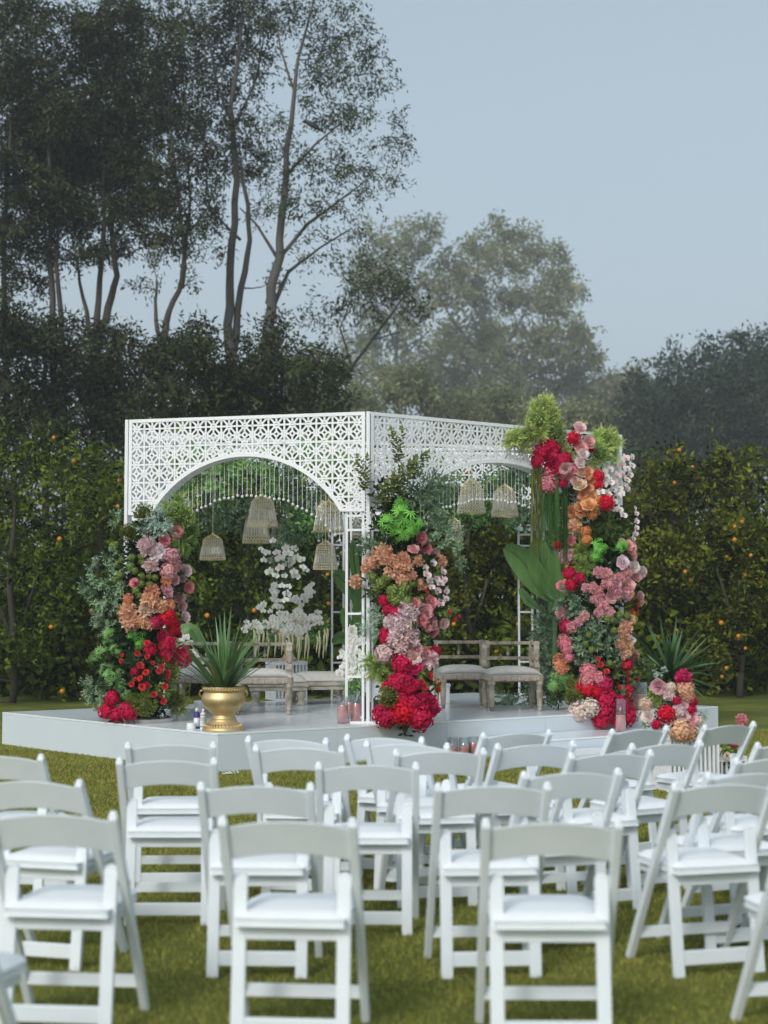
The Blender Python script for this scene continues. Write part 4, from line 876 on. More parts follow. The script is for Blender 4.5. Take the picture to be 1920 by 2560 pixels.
# hanging white orchids below the lanterns
ho = thing('hanging_orchid_cluster', at(735,1330,16.9), 'cluster of white orchids hanging between the crystal lanterns', 'flower arrangement')
for (x, y, r) in [(712,1362,16),(683,1352,14),(715,1370,16),(668,1382,14),(660,1400,14),(680,1400,18),(700,1395,20),(720,1385,22),(736,1372,16),(742,1395,18),(755,1400,16),(757,1418,14),(700,1420,18),(675,1430,20),(690,1440,16),(712,1440,14),(735,1430,16),(764,1425,14),(718,1412,20),(660,1378,12),(740,1440,18),(705,1465,14),(722,1466,12),(718,1485,18),(714,1500,14),(692,1382,16),(728,1402,18),(652,1372,10)]: wf(ho, 'orchidw', x, y, r*.72, 'white', 16.85+random.uniform(-.08,.1))
for (x, y, r) in [(700,1380,34),(725,1410,32),(700,1430,26),(740,1360,22),(722,1345,22)]: wf(ho, 'dusty', x, y, r, 'dustyd', 16.95)
MB().tube([at(720,1110,16.9)-ho.location, at(722,1330,16.9)-ho.location, at(715,1500,16.9)-ho.location], .004, 5).build('stem', M['stem'], ho)
wb = thing('white_flower_arrangement', onst(870, 1755)+Vector((0,.1,0)), 'tall white blossom stems behind the front corner post', 'flower arrangement')
for k in range(46):
    t = random.random(); wf(wb, 'orchidw', 880+random.gauss(0,8+10*(1-t)), 1690-120*t, 11, 'white', 17.3)
for (x, y, r) in [(870,1665,24),(890,1680,22),(860,1640,16),(905,1650,18)]:
  for q_ in range(int(r*.7)): wf(wb, 'orchidw', x+random.gauss(0,r*.45), y+random.gauss(0,r*.4), random.uniform(7,10), 'white', 17.3)
for (x, y, r) in [(880,1700,34),(900,1690,30),(875,1720,30)]: wf(wb, 'dusty', x, y, r, 'palmg', 17.35)
MB().tube([Vector((0,0,0)), at(880,1690,17.3)-wb.location], .012, 6).build('stem', M['stem'], wb)
wl = thing('white_flower_arrangement', onst(462, 1760)+Vector((0,.35,0)), 'small white blossoms behind the carved chair by crimson hydrangeas', 'flower arrangement')
for (x, y, r) in [(462,1596,12),(470,1592,10),(455,1600,10),(474,1606,10),(466,1610,10),(490,1640,16),(500,1655,16),(485,1665,18),(496,1680,14),(480,1630,10)]: wf(wl, 'orchidw', x, y, r, 'white', 16.9)
MB().tube([Vector((0,0,0)), at(480,1660,16.9)-wl.location, at(464,1600,16.9)-wl.location], .008, 6).build('stem', M['stem'], wl)
for (x, y, r) in [(485,1680,26),(478,1640,18)]: wf(wl, 'dusty', x, y, r, 'palmg', 16.95)
# leafy garland on the stage behind the chairs
gl = thing('leafy_garland', onst(1250,1762), 'low grey green leaf garland lying behind the carved chairs', 'greenery')
for (x, y, r) in [(1245,1752,26),(1265,1756,24),(1285,1758,24),(1225,1754,18),(1300,1752,20),(1335,1720,34),(1330,1750,34),(1345,1735,30),(1350,1700,30),(1360,1740,30)]: wf(gl, 'dusty', x, y, r, 'dusty' if y > 1745 else 'dustyd', 17.7)
# greenery on the far right post
gp_ = thing('leafy_garland', (at(1355,1750,18.9).x, 18.9, ZS), 'dusty green foliage climbing the rear post beside broad leaves', 'greenery')
for k in range(26):
    y = 1380+ k*13; wf(gp_, 'dusty', 1350+random.gauss(0,10)+ (10 if y > 1480 else 0), y, random.uniform(26,36), 'dusty' if k % 3 else 'dustyd', 18.8)
# hanging greenery under the roof
hg = thing('hanging_greenery', (at(650,1100,17.3).x, 17.3, PZ1-.1), 'dense green foliage hanging under the pavilion roof', 'greenery')
for k in range(70):
    x = random.uniform(440, 860); y = random.uniform(1130, 1330) ; Y = random.uniform(16.9,17.7)
    if k < 42: wf(hg, 'rose_leaf' if k % 2 else 'dense', x, y, random.uniform(34,52), ('oliv' if y < 1230 else 'dustyd') if k % 3 else 'palmg', Y)
    else: wf(hg, 'dusty', x, random.uniform(1120,1230), random.uniform(32,48), 'fern' if k % 2 else 'palmg', Y)
for k in range(14): wf(hg, 'dusty', 735+random.gauss(0,10), 1180+k*13, 26, 'dustyd', 17.1)
for k in range(40):
    x = random.uniform(1000, 1330); y = random.uniform(1150, 1310); wf(hg, 'rose_leaf' if k % 2 else 'dense', x, y, random.uniform(32,50), 'dustyd' if k % 2 else 'palmg', random.uniform(18.0,18.5))
# ------------------------------------------------------------------ crystal lanterns
def lantern_meshes():
    fr = MB(); H = 1.0; prof = [(.06,1.0),(.16,.94),(.30,.86),(.36,.78),(.40,.55),(.46,.25),(.50,0.0)]
    def rad(z):
        for (r1, z1), (r0, z0) in zip(prof, prof[1:]):
            if z >= z0: return r0+(r1-r0)*(z-z0)/(z1-z0)
        return prof[-1][0]
    nw = 30
    for k in range(nw):
        a = 2*PI*k/nw; fr.tube([(r*math.cos(a), r*math.sin(a), z) for r, z in prof], .0075, 3, False)
    for z in (0, .03, .10, .19, .55, .62, .70, .78, .86):
        r = rad(z); fr.tube([(r*math.cos(2*PI*k/24), r*math.sin(2*PI*k/24), z) for k in range(25)], .007, 4, False)
    fr.tube([(0,0,1.0),(0,0,1.06)], .03, 6)
    bd = MB()
    for z in (.05,.075,.12,.155,.20,.52,.58,.63,.68,.73,.78):
        r = rad(z)+.008; n = 26
        for k in range(n):
            a = 2*PI*(k+.5*(int(z*100) % 2))/n; p = Vector((r*math.cos(a), r*math.sin(a), z)); s_ = .020
            bd.add([p+Vector((0,0,s_)),p+Vector((s_,0,0)),p+Vector((0,s_,0)),p-Vector((s_,0,0)),p-Vector((0,s_,0)),p-Vector((0,0,s_))], [(0,1,2),(0,2,3),(0,3,4),(0,4,1),(5,2,1),(5,3,2),(5,4,3),(5,1,4)])
    rd = MB()
    for k in range(44):
        a = 2*PI*(k+.5)/44; r0, r1 = rad(.22), rad(.50); rd.tube([(r0*math.cos(a), r0*math.sin(a), .22), (r1*math.cos(a), r1*math.sin(a), .50)], .019, 4)
    return fr.mesh('wire_cage', M['goldwire']), bd.mesh('crystal_beads', M['crystal']), rd.mesh('crystal_rods', M['rod'])
LM = lantern_meshes()
def lantern(xa, xb, ya, yb, Y, label, ztop=PZ1-.07):
    b = at((xa+xb)/2, yb, Y); h_ = (yb-ya)/ppm(Y); w_ = (xb-xa)/ppm(Y)
    t = thing('crystal_lantern', b, label, 'lantern', 'crystal lanterns under the pavilion roof')
    for me, nm in zip(LM, ('wire_cage','crystal_beads','crystal_rods')):
        link(nm, me, t, (0,0,0), (0,0,random.uniform(0,3)), (w_, w_, h_))
    MB().tube([(0,0,h_), (0,0,max(ztop-b.z, h_+.02))], .0035, 4).build('chain', M['goldwire'], t)
lantern(499,564,1336,1400,16.4,'squat crystal lantern hanging lowest on the left, orange fruit beside it')
lantern(618,694,1238,1318,16.3,'tall bell shaped crystal lantern at the middle of the left arch')
lantern(606,676,1262,1358,17.2,'crystal lantern directly behind and below the tall bell one')
lantern(676,714,1296,1358,17.6,'small crystal lantern tucked at the side of the tall bell pair')
lantern(783,844,1352,1424,16.5,'crystal lantern hanging lowest on the right of the left arch')
lantern(783,860,1252,1330,16.8,'crystal lantern seen through the strands above the lowest right one')
lantern(610,652,1226,1262,18.2,'crystal lantern dome peeping out behind the tall bell')
lantern(712,765,1258,1316,18.5,'blurred crystal lantern among leaves beyond the hanging orchids')
lantern(1143,1214,1198,1284,16.9,'large crystal lantern behind the strands of the right arch')
lantern(1228,1296,1212,1292,17.2,'crystal lantern near the hanging grass in the right arch')
lantern(1114,1158,1296,1352,17.6,'small crystal lantern below the right arch beside leafy spray')
lantern(880,905,1290,1345,17.8,'narrow glimpse of a lantern between the corner post rails')

# ------------------------------------------------------------------ small things on the stage
def candle(base, r, h_, hw, label, grp):
    t = thing('glass_candle', base, label, 'candle', grp)
    MB().lathe([(r*.93,.004),(r*.93,hw),(r*.90,hw+.003),(0,hw+.004)], 28).build('wax', M['pinkwax'], t, smooth=True)
    MB().lathe([(0,0),(r,0),(r,h_),(r*.965,h_),(r*.965,.003),(0,.003)], 28).build('glass_cylinder', M['glass'], t, smooth=True)
    MB().tube([(0,0,hw),(0,0,hw+.015)], .0015, 4).build('wick', M['ink'], t)
GCN = 'pink candles in glass cylinders'
p = onst(857,1808); candle(p, .055, .26, .17, 'pink candle in glass cylinder, left of the pair by the corner post', GCN)
p = onst(891,1806); candle(p, .055, .26, .18, 'pink candle in glass cylinder touching the corner post rail', GCN)
p = onst(874,1796); candle(p, .05, .24, .16, 'pink candle half hidden behind the corner post pair', GCN)
stepz = .175
for k, (x, y, hh) in enumerate(((1132,1884,.11),(1160,1884,.12),(1184,1882,.145))):
    p = onz(x, y+13, 0.0); candle(p, .052, .21, hh, ('pink candle at the foot of the stage, leftmost of three','pink candle at the foot of the stage, middle of three','pink candle at the foot of the stage, rightmost and tallest wax')[k], GCN)
p = onz(1517,1872,stepz) if False else S0+er*4.62+nr*.35+Vector((0,0,stepz)); candle(p, .055, .34, .17, 'tall pink candle in glass on the step below dark crimson blooms', GCN)
p = at(1598,1795,17.0); p.z = ZS; candle(p, .09, .30, .16, 'wide pale pink candle in white cylinder behind the plinth bouquet', GCN)
# spray cans, cup, roll
def can(px, py, label, cols, text=None):
    p = onst(px, py); t = thing('spray_can', p, label, 'spray can', 'spray cans beside the urn'); r = .029; h_ = .155
    MB().lathe([(r*.96,0),(r,.004),(r,h_*.9),(r*.94,h_*.93),(r*.55,h_),(0,h_)], 24).build('body', M[cols[0]], t, smooth=True)
    MB().lathe([(r*.5,h_),(r*.5,h_+.018),(r*.44,h_+.034),(0,h_+.036)], 18).build('cap', M['canwhite'], t, smooth=True)
    for (z0, z1, c) in cols[1:]:
        MB().lathe([(r*1.012,z0),(r*1.012,z1)], 24).build('label_band', M[c], t, smooth=True)
    if text:
        for k, (s_, sz, z) in enumerate(text):
            cu = bpy.data.curves.new('lettering', 'FONT'); cu.body = s_; cu.size = sz; cu.align_x = 'CENTER'; cu.extrude = .0004
            tmp = bpy.data.objects.new('tmp', cu); me = bpy.data.meshes.new_from_object(tmp); bpy.data.objects.remove(tmp); me.materials.clear(); me.materials.append(M['ink']); link('lettering', me, t, (0,-r*1.06,z), (PI/2,0,0))
can(492, 1821, 'white and navy spray can next to the brass urn, farther from it', ('canblue',(.02,.10,'canwhite'),))
can(508, 1823, 'white spray can lettered RUST with a teal stripe', ('canwhite',(.020,.032,'canteal'),(.128,.136,'canred')), [('RUST',.021,.098),('OLEUM',.0155,.082),('PRIMER',.009,.060),('WHITE',.007,.050)])
p = onst(478, 1822); t = thing('white_tub', p, 'low round white tub standing beside the spray cans', 'tub'); MB().lathe([(.042,0),(.044,.003),(.044,.05),(.04,.054),(0,.054)], 24).build('shell', M['canwhite'], t, smooth=True); MB().tube([(.0445*math.cos(a/12*PI), .0445*math.sin(a/12*PI), .044) for a in range(25)], .0015, 4).build('rim', M['frame'], t)
p = onst(488, 1795)+Vector((0,.25,0)); t = thing('paper_cup', p, 'tall white cup standing behind the spray cans', 'cup'); MB().lathe([(.03,0),(.042,.13),(.046,.135),(.046,.145),(.03,.15)], 24).build('cup_body', M['canwhite'], t, smooth=True); MB().lathe([(.047,.142),(.047,.155),(.035,.162),(0,.162)], 24).build('cup_lid', M['frame'], t, smooth=True)
def sandbag(loc, w_, d_, h_, rz, label):
    t = thing('sandbag', loc, label, 'sandbag', 'black sandbags weighting the corner post', rz); mb = MB(); n, m = 20, 10; rr = random.Random(int(w_*1000)); vs = []
    for j in range(m+1):
        v = j/m; e = math.sin(PI*min(max(v,.04),.96))**.35
        for k in range(n):
            a = 2*PI*k/n; cx_, sx_ = math.cos(a), math.sin(a); vs.append((math.copysign(abs(cx_)**.6,cx_)*w_/2*e*(1+.06*math.sin(3*a+v*5)), math.copysign(abs(sx_)**.6,sx_)*d_/2*e, h_*v + .012*math.sin(a*4+v*9)*v))
    fs = [(j*n+k, j*n+(k+1) % n, (j+1)*n+(k+1) % n, (j+1)*n+k) for j in range(m) for k in range(n)] + [tuple(range(n-1,-1,-1)), tuple(range(m*n, m*n+n))]
    mb.add(vs, fs).build('bag', M['bag'], t, smooth=True)
    MB().tube([(-w_*.25,0,h_*.97),(-w_*.12,0,h_+.035),(w_*.12,0,h_+.035),(w_*.25,0,h_*.97)], .008, 6).build('strap', M['bag'], t, smooth=True)
sandbag(onst(908,1800), .14, .20, .24, .3, 'black sandbag beside the glass candles at the corner post')
sandbag(onst(945,1800), .20, .22, .20, -.2, 'black sandbag next to the crimson blooms at the corner post')
# white box behind the post
for (xa, ya, w_, h_, lab) in ((925,1765,.34,.26,'white box standing behind the corner post rails'),(1100,1760,.26,.20,'low white stool behind the pair of carved chairs')):
    p = onst(xa, ya)+Vector((0,.2,0)); t = thing('white_box', p, lab, 'box'); MB().box((0,0,h_/2), (w_*.92,.26,h_)).build('body', M['frame'], t, bevel=.004); MB().box((0,0,h_+.012), (w_,.30,.022)).build('top', M['frame'], t, bevel=.003)

# plinths and bouquets on the lawn
pb = onz(1712, 1978, 0); pl = slat_plinth(pb + Vector((0,.2,0)), .47, .46, 'white slatted plinth on the lawn under the largest bouquet', 12)
YB = pb.y + .15
fb = thing('bouquet', (at(1690,1800,YB).x, YB, .46), 'round bouquet of peach, red and pink blooms on the lawn plinth', 'flower arrangement')
Lb = [('r',690,230,78,'mauve'),('c',800,320,62,'pale'),('h',820,240,56,'cream'),('p',945,140,72,'hot'),('h',970,260,98,'peach'),('h',990,330,80,'peach'),('h',1040,390,62,'crimson'),('h',770,520,98,'red'),('h',560,420,80,'peachpale'),('r',580,530,70,'pale'),('h',620,600,46,'pale'),('h',670,630,62,'crimson'),('r',940,420,56,'lilac'),('c',900,480,66,'pale'),('r',1030,570,66,'pink'),('r',960,550,52,'lilac'),('h',1100,590,62,'cream'),('h',920,690,130,'peach'),('h',1010,710,100,'peach'),('h',1030,470,62,'crimson'),
 ('f',640,290,90,'fern'),('f',680,400,100,'fern'),('d',700,80,70,'bluegr'),('d',1140,520,60,'bluegr'),('R',560,620,60,'fern'),('R',860,400,80,'fern'),('D',780,480,150,'dark',.2),('D',900,420,150,'dark',.2),('D',720,600,120,'dark',.2),('D',950,600,150,'dark',.2),('d',520,500,60,'bluegr'),('h',880,380,50,'crimson')]
column(fb, Lb, 1480, 1660, .2411, YB, .30, lambda y: 1690)
pb2 = onz(1835, 1965, 0); slat_plinth(pb2 + Vector((0,.6,0)), .36, .20, 'low white slatted plinth at the right edge of the lawn', 8)
Y2 = pb2.y + .6
f2 = thing('bouquet', (at(1830,1890,Y2).x, Y2, .20), 'small bouquet with pink and crimson blooms glimpsed between the right chairs', 'flower arrangement')
L4 = [('c',1550,580,66,'pinkmid'),('h',1225,1000,68,'red'),('r',1310,890,32,'cream'),('h',1480,830,44,'hot'),('r',1400,950,34,'cream'),('f',1370,870,120,'fern'),('f',1330,830,90,'fernl'),('f',1450,820,90,'fern'),('D',1400,950,130,'dark',.15),('R',1450,920,90,'fern'),('h',1450,760,30,'hot')]
column(f2, L4, 1480, 1660, .2411, Y2, .25, lambda y: 1825)
MB().tube([at(1850,1880,Y2)-f2.location, at(1852,1800,Y2)-f2.location], .004, 5).build('stem', M['stem'], f2)

# ------------------------------------------------------------------ white folding chairs
CM = {}
def chair_proto():
    hw = .221; fy = .443; zt = .775
    d = Vector((0, fy, -zt)).normalized()
    # long stile from the back's top to the front foot, rounded at the top
    for s_, nm in ((-1,'sl'),(1,'sr')):
        mb = MB(); x = s_*hw; mb.beam((x,0,zt-.012), (x,fy,0), .031, .034, up=(0,1,0)); mb.tube([(x-.0155,0.0,zt-.012),(x+.0155,0.0,zt-.012)], .0175, 12)
        mb.ball((x,-.001,zt+.002), .0155, 10, 6); CM[nm] = mb
        mb = MB(); x = s_*.180; mb.beam((x,.062,0), (x,.125,.565), .048, .022, up=(0,1,0)); mb.tube([(x-.024,.1255,.565),(x+.024,.1255,.565)], .0112, 10); 
        mb.add(*disc(x, .1255, .565, .024)); CM['r'+nm] = mb
    # curved back board
    n = 16; vs = []; fs = []
    for i in range(n+1):
        u_ = -1+2*i/n; x = u_*(hw-.010); arc = (1-u_*u_); y = .004 - .022*arc + .012; zt_ = .750 + .026*arc; zb = .632 + .026*arc
        yo = (.775-.70)*.0
        for (yy, zz) in ((y-.009+.055*.0, zt_),(y+.009, zt_),(y+.009+.068, zb),(y-.009+.068, zb)): vs.append((x, yy, zz))
    for i in range(n):
        for k in range(4): fs.append((i*4+k, (i+1)*4+k, (i+1)*4+(k+1) % 4, i*4+(k+1) % 4))
    fs += [(0,1,2,3), (n*4+3,n*4+2,n*4+1,n*4)]; CM['back'] = MB().add(vs, fs)
    # padded seat
    sw, y0_, y1_ = .192, .055, .475; n = 12; vs = []; N_ = n+1
    def sx(v): return sw*(1 - .04*(1-v)) if v < .8 else sw*(1-.25*((v-.8)/.2)**2.2)
    for i in range(N_):
        for j in range(N_):
            a, b = -1+2*i/n, j/n; rim = (1-abs(a)**6)*(1-abs(2*b-1)**6); vs.append((a*sx(b), y0_+(y1_-y0_)*b, .438+.022*rim**.5))
    fs = [(i*N_+j, (i+1)*N_+j, (i+1)*N_+j+1, i*N_+j+1) for i in range(n) for j in range(n)]
    CM['cush'] = MB().add(vs, fs)
    bd = [(-1,b/n) for b in range(N_)] + [(-1+2*a/n,1) for a in range(1,N_)] + [(1,1-b/n) for b in range(1,N_)] + [(1-2*a/n,0) for a in range(1,n)]
    lo = [(a*sx(b)*1.01, y0_+(y1_-y0_)*b, .4385) for a, b in bd]; L_ = len(lo)
    mb = MB(); mb.add(lo + [(x,y,.412) for x,y,z in lo], [tuple(range(L_)), tuple(range(2*L_-1,L_-1,-1))] + [(k,(k+1) % L_,L_+(k+1) % L_,L_+k) for k in range(L_)]); CM['seatb'] = mb
    mb = MB(); mb.box((0,.105,.385), (.322,.018,.052)); CM['apron'] = mb
    mb = MB(); mb.box((-.168,.27,.392), (.016,.31,.038)); mb.box((.168,.27,.392), (.016,.31,.038)); mb.box((0,.437,.392), (.32,.016,.038)); CM['under'] = mb
    mb = MB(); mb.box((0,.0745,.075), (.325,.018,.058)); CM['rst'] = mb
    mb = MB(); mb.beam((-hw+.013,.373,.122),(hw-.013,.373,.122), .018, .046); CM['fst'] = mb
def bolts(k):
    hw = .221; t = 1-.52/.775; x0 = -.199 if k < 0 else .199
    mb = MB(); mb.tube([(x0-.008,.443*t,.52),(x0+.008,.443*t,.52)], .0075, 8); xo = math.copysign(.237, x0); mb.tube([(xo-.002,.443*t,.52),(xo+.003,.443*t,.52)], .008, 8); CM['bolt'+('l' if k < 0 else 'r')] = mb
def disc(x, y, z, r):
    vs = []; n = 12
    for yy in (-.0105,.0105):
        for k in range(n):
            a = PI*k/(n-1); vs.append((x+r*math.cos(a), y+yy, z+r*math.sin(a)*.9))
    return vs, [tuple(range(n-1,-1,-1)), tuple(range(n,2*n))] + [(k,k+1,n+k+1,n+k) for k in range(n-1)]
chair_proto(); bolts(-1); bolts(1)
M['steel'] = solid('hinge_steel', [(0.3,(.35,.36,.38)),(.7,(.5,.51,.53))], 20, .4, metal=.8, bump=0)
PARTS = [('hinge_bolt','boltl','steel',0,False),('hinge_bolt','boltr','steel',0,False),('stile','sl','chair',.004,False),('stile','sr','chair',.004,False),('rear_leg','rsl','chair',.003,False),('rear_leg','rsr','chair',.003,False),('back_board','back','chair',.004,False),
         ('seat_pad','cush','cushion',0,True),('seat_base','seatb','chair',.004,False),('rear_apron','apron','chair',.003,False),('seat_frame','under','chair',0,False),('rear_stretcher','rst','chair',.003,False),('front_stretcher','fst','chair',.003,False)]
GCH = 'white folding chairs set out on the lawn'
CH = [
 ('A',-.325,5.174,-.090,'large near chair left of centre in the nearest row'),
 ('B',.562,5.138,-.007,'large near chair right of centre in the nearest row'),
 ('C',-1.156,5.340,-.111,'near chair at the left edge, right front foot splayed'),
 ('D',-1.363,4.267,-.25,'partly cropped chair in the lower left corner'),
 ('E',-1.46,6.344,-.274,'chair at the left edge, directly behind the near left chair'),
 ('F',-1.86,7.391,-.20,'cropped chair at the left edge, closest to the stage on that side'),
 ('G',-1.112,7.985,.045,'chair whose rounded back stands against the left stage corner'),
 ('H',-1.017,7.178,.004,'chair lined up exactly in front of the one at the stage corner'),
 ('I',-.516,6.175,-.041,'chair between the two big near chairs, one row ahead, left of centre'),
 ('J',-.525,8.294,-.267,'farthest chair below the brass urn, rotated towards the right'),
 ('K',-.435,7.806,-.124,'chair just in front of the rotated one below the urn'),
 ('L',-.076,6.973,-.017,'chair at the picture centre whose back hides two seats ahead'),
 ('M',.002,8.398,-.40,'farthest chair under the crimson centre blooms, angled right'),
 ('N',.119,8.018,-.34,'chair overlapping the farthest one under the centre blooms'),
 ('O',.278,7.621,.171,'chair in front of the three floor candles, slightly left facing'),
 ('P',.438,6.171,.069,'chair with splayed left front foot, right of the picture centre'),
 ('Q',.751,8.682,.492,'farthest chair just right of the three floor candles'),
 ('R',.791,7.993,.391,'chair in front of the one right of the floor candles'),
 ('S',.813,6.655,.295,'chair behind the near right one, back between two turned chairs'),
 ('T',1.111,7.498,.380,'chair turned left, in front of the lone step candle'),
 ('U',1.497,8.964,.622,'strongly turned chair below the dark crimson blooms'),
 ('V',1.478,8.016,.478,'turned chair covering the lawn plinth'),
 ('W',2.095,9.28,.645,'farthest chair on the right, beside the pink dahlia'),
 ('X',2.139,8.08,.50,'cropped chair at the right edge, upper of the stacked backs'),
 ('Y',1.825+.03,7.275,.42,'cropped chair at the right edge, second of the stacked backs'),
 ('Z',1.576+.02,6.632,.33,'cropped chair at the right edge, third of the stacked backs'),
 ('ZA',1.381,6.225,.275,'large turned chair at the right edge with splayed left foot'),
 ('AB',1.58,5.23,.20,'cropped near chair in the lower right corner, seat corner showing'),
]
proto = None
for (_, x, y, a, lab) in CH:
    if proto is None:
        root = thing('folding_chair', (x,y,0), 'white folding chair, ' + lab, 'chair', GCH, a)
        proto = (root, [])
        for nm, key, mat, bev, smo in PARTS:
            o = CM[key].build(nm, M[mat], root, smooth=smo, bevel=bev); proto[1].append(o)
    else:
        r = proto[0].copy(); COL.objects.link(r); r.location = (x,y,0); r.rotation_euler = (0,0,a); r['label'] = 'white folding chair, ' + lab
        for ch in proto[1]:
            c = ch.copy(); COL.objects.link(c); c.parent = r

# ------------------------------------------------------------------ trees
def leaves(blobs, per, ln, wd, spr, seed, droop=0.3, shell=.45, aspect=1.0):
    """Leaf quads gathered in sprigs inside ellipsoids; blobs: (centre, rx, ry, rz, sprigs)."""
    rg = np.random.default_rng(seed); CS = []; OUT = []
    for c, rx, ry, rz, n in blobs:
        n = int(n)
        d = rg.standard_normal((n,3)); d /= np.linalg.norm(d, axis=1)[:,None]; r = rg.uniform(shell**3, 1, n)**(1/3); r *= 1 + .14*rg.standard_normal(n)
        CS.append(np.array(c) + d*r[:,None]*np.array([rx,ry,rz])); OUT.append(d)
    cs = np.concatenate(CS); out = np.concatenate(OUT); m = len(cs)
    ax = out + .8*rg.standard_normal((m,3)); ax[:,2] += .2 - droop; ax /= np.linalg.norm(ax, axis=1)[:,None]
    ci = np.repeat(np.arange(m), per); nl = len(ci); t = rg.uniform(-1, 1, nl)
    pos = cs[ci] + ax[ci]*(t*spr)[:,None] + rg.standard_normal((nl,3))*spr*.38
    d = ax[ci]*.7 + .75*rg.standard_normal((nl,3)); d[:,2] -= droop; d /= np.linalg.norm(d, axis=1)[:,None]
    s_ = np.cross(d, rg.standard_normal((nl,3))); s_ /= np.linalg.norm(s_, axis=1)[:,None]
    L = ln*rg.uniform(.65,1.2,nl); W = wd*rg.uniform(.7,1.2,nl)
    V = np.stack([pos, pos+d*(L*.45)[:,None]+s_*(W*.5)[:,None], pos+d*L[:,None], pos+d*(L*.45)[:,None]-s_*(W*.5)[:,None]], 1).reshape(-1,3)
    st_ = (rg.beta(.7,1.4,m))[ci]; tint = np.clip(st_ + rg.normal(0,.16,nl), 0, 1)
    return V, np.arange(nl*4).reshape(nl,4), tint, cs
def tree(name, label, cat, Y, trunks, blobs_px, per, ln, wd, spr, mat, bark, seed, dens=1.0, depth=.8, droop=.3, group=None, twigs=3, shell=.45, fruit=0, trunk_k=.68):
    """trunks: [(px,py,radius_m)...]; blobs_px: (px,py,rx_px,ry_px[,density[,dY]])."""
    k = ppm(Y); rr = random.Random(seed); bx = trunks[0][0][0]; root = thing(name, (at(bx, YH, Y).x, Y, 0), label, cat, group); org = root.location
    tb = MB(); nodes = []
    for tr in trunks:
        pts = []; rad = []
        dy = rr.uniform(-1,1)*.02*Y
        for i, (px, py, r) in enumerate(tr):
            r *= trunk_k; p = at(px, py, Y + dy*i/len(tr)); pts.append(p-org); rad.append(r); nodes.append((p, r))
        fine = []; fr_ = []
        for i in range(len(pts)-1):
            for q in range(3):
                t = q/3; fine.append(pts[i].lerp(pts[i+1], t) + Vector((rr.gauss(0,.25), rr.gauss(0,.25), 0))*rad[i]); fr_.append(rad[i]+(rad[i+1]-rad[i])*t)
        fine.append(pts[-1]); fr_.append(rad[-1]); tb.tube(fine, fr_, 8)
        for p_, r_ in zip(fine, fr_): nodes.append((p_+org, r_))
    bl = []
    for b in blobs_px:
        px, py, rx, ry = b[:4]; de = b[4] if len(b) > 4 else 1; dY = b[5] if len(b) > 5 else rr.uniform(-.6,.6)*depth
        c = at(px, py, Y+dY)-org; rx, ry = rx/k, ry/k; ryy = (rx+ry)*.5*min(1.2,depth+.2)
        n = dens*de*(rx*ry*14 + (rx+ry)*2); bl.append((tuple(c), rx, ryy, ry, max(n,4)))
        cw = c+org; cand = [q for q in nodes if q[0].z < cw.z+.1*abs(ry)] or nodes
        nr_ = min(cand, key=lambda q: (q[0]-cw).length + .5*abs(q[0].x-cw.x)*0)
        r0 = min(nr_[1]*.5, .012*(nr_[0]-cw).length+.015)
        def bran(a, b_, r_, dep):
            m1 = a.lerp(b_, .5) + Vector((rr.gauss(0,.06), rr.gauss(0,.06), rr.gauss(.04,.06)))*(b_-a).length
            q = [a, a.lerp(m1,.5)+Vector((rr.gauss(0,.02),0,rr.gauss(0,.02)))*(b_-a).length, m1, b_]; tb.tube(q, [r_, r_*.8, r_*.6, r_*.3], 5, False)
            if dep:
                for _ in range(twigs):
                    v = Vector((rr.gauss(0,1), rr.gauss(0,.8), rr.gauss(.3,.8))).normalized(); bran(m1.lerp(b_, rr.uniform(0,1)), b_ + Vector((v.x*rx, v.y*ryy, v.z*ry))*.85, r_*.4, 0)
        bran(nr_[0]-org, c, r0, 1)
    tb.build('trunk', M[bark], root, smooth=True)
    V, Q, T, cs = leaves(bl, per, ln, wd, spr, seed, droop, shell)
    link('crown', arr_mesh('crown', V, Q, M[mat], T), root)
    if fruit:
        rg = np.random.default_rng(seed+5); front = cs[cs[:,1] < np.percentile(cs[:,1], 40)]; me = FR
        for i in rg.choice(len(front), fruit, replace=False):
            p = front[i]; link('orange', me, root, (p[0], p[1]-.22, p[2]-.05), None, rg.uniform(.8,1.15))
    return root
FR = MB().ball((0,0,0), .036, 12, 8).mesh('orange', M['orangefruit'], True)
# tall airy trees, left half
D = 45
tree('tall_tree','tall pale trunked tree whose airy crown reaches farthest right over the pavilion','tree',D,
 [[(655,1080,.34),(668,860,.28),(680,720,.22),(700,600,.18),(715,430,.14),(732,260,.10),(745,150,.07),(790,-20,.04)],
  [(668,760,.13),(700,640,.09),(770,560,.07),(850,500,.05),(930,440,.02)],[(690,640,.09),(640,560,.05),(600,520,.03)],[(715,440,.08),(790,360,.05),(860,300,.03)],[(735,230,.06),(700,120,.04),(690,20,.03)],
  [(668,800,.12),(720,680,.08),(800,620,.05),(880,570,.03)]],
 [(760,20,70,60),(850,60,70,60),(820,130,80,60),(900,110,50,50,.8),(780,210,70,50),(870,200,80,50),(940,150,40,40,.7),(960,210,45,40,.7),(820,290,80,45),(910,290,80,45,.8),(700,60,50,50),(700,300,40,40,.6),
  (980,360,45,40,.8),(900,400,80,40,.9),(820,420,70,50),(990,440,40,35,.7),(930,480,60,30,.7),(760,500,60,50,.9),(850,520,60,40,.7),(690,480,40,60,.8),(880,590,50,25,.5),(800,590,60,30,.5),(640,520,40,40,.6),(740,400,50,50),(1000,300,25,25,.4),(760,640,40,25,.4)],
 26,.17,.05,.30,'tallgrey','barkpale',31,dens=2.3,depth=1.6)
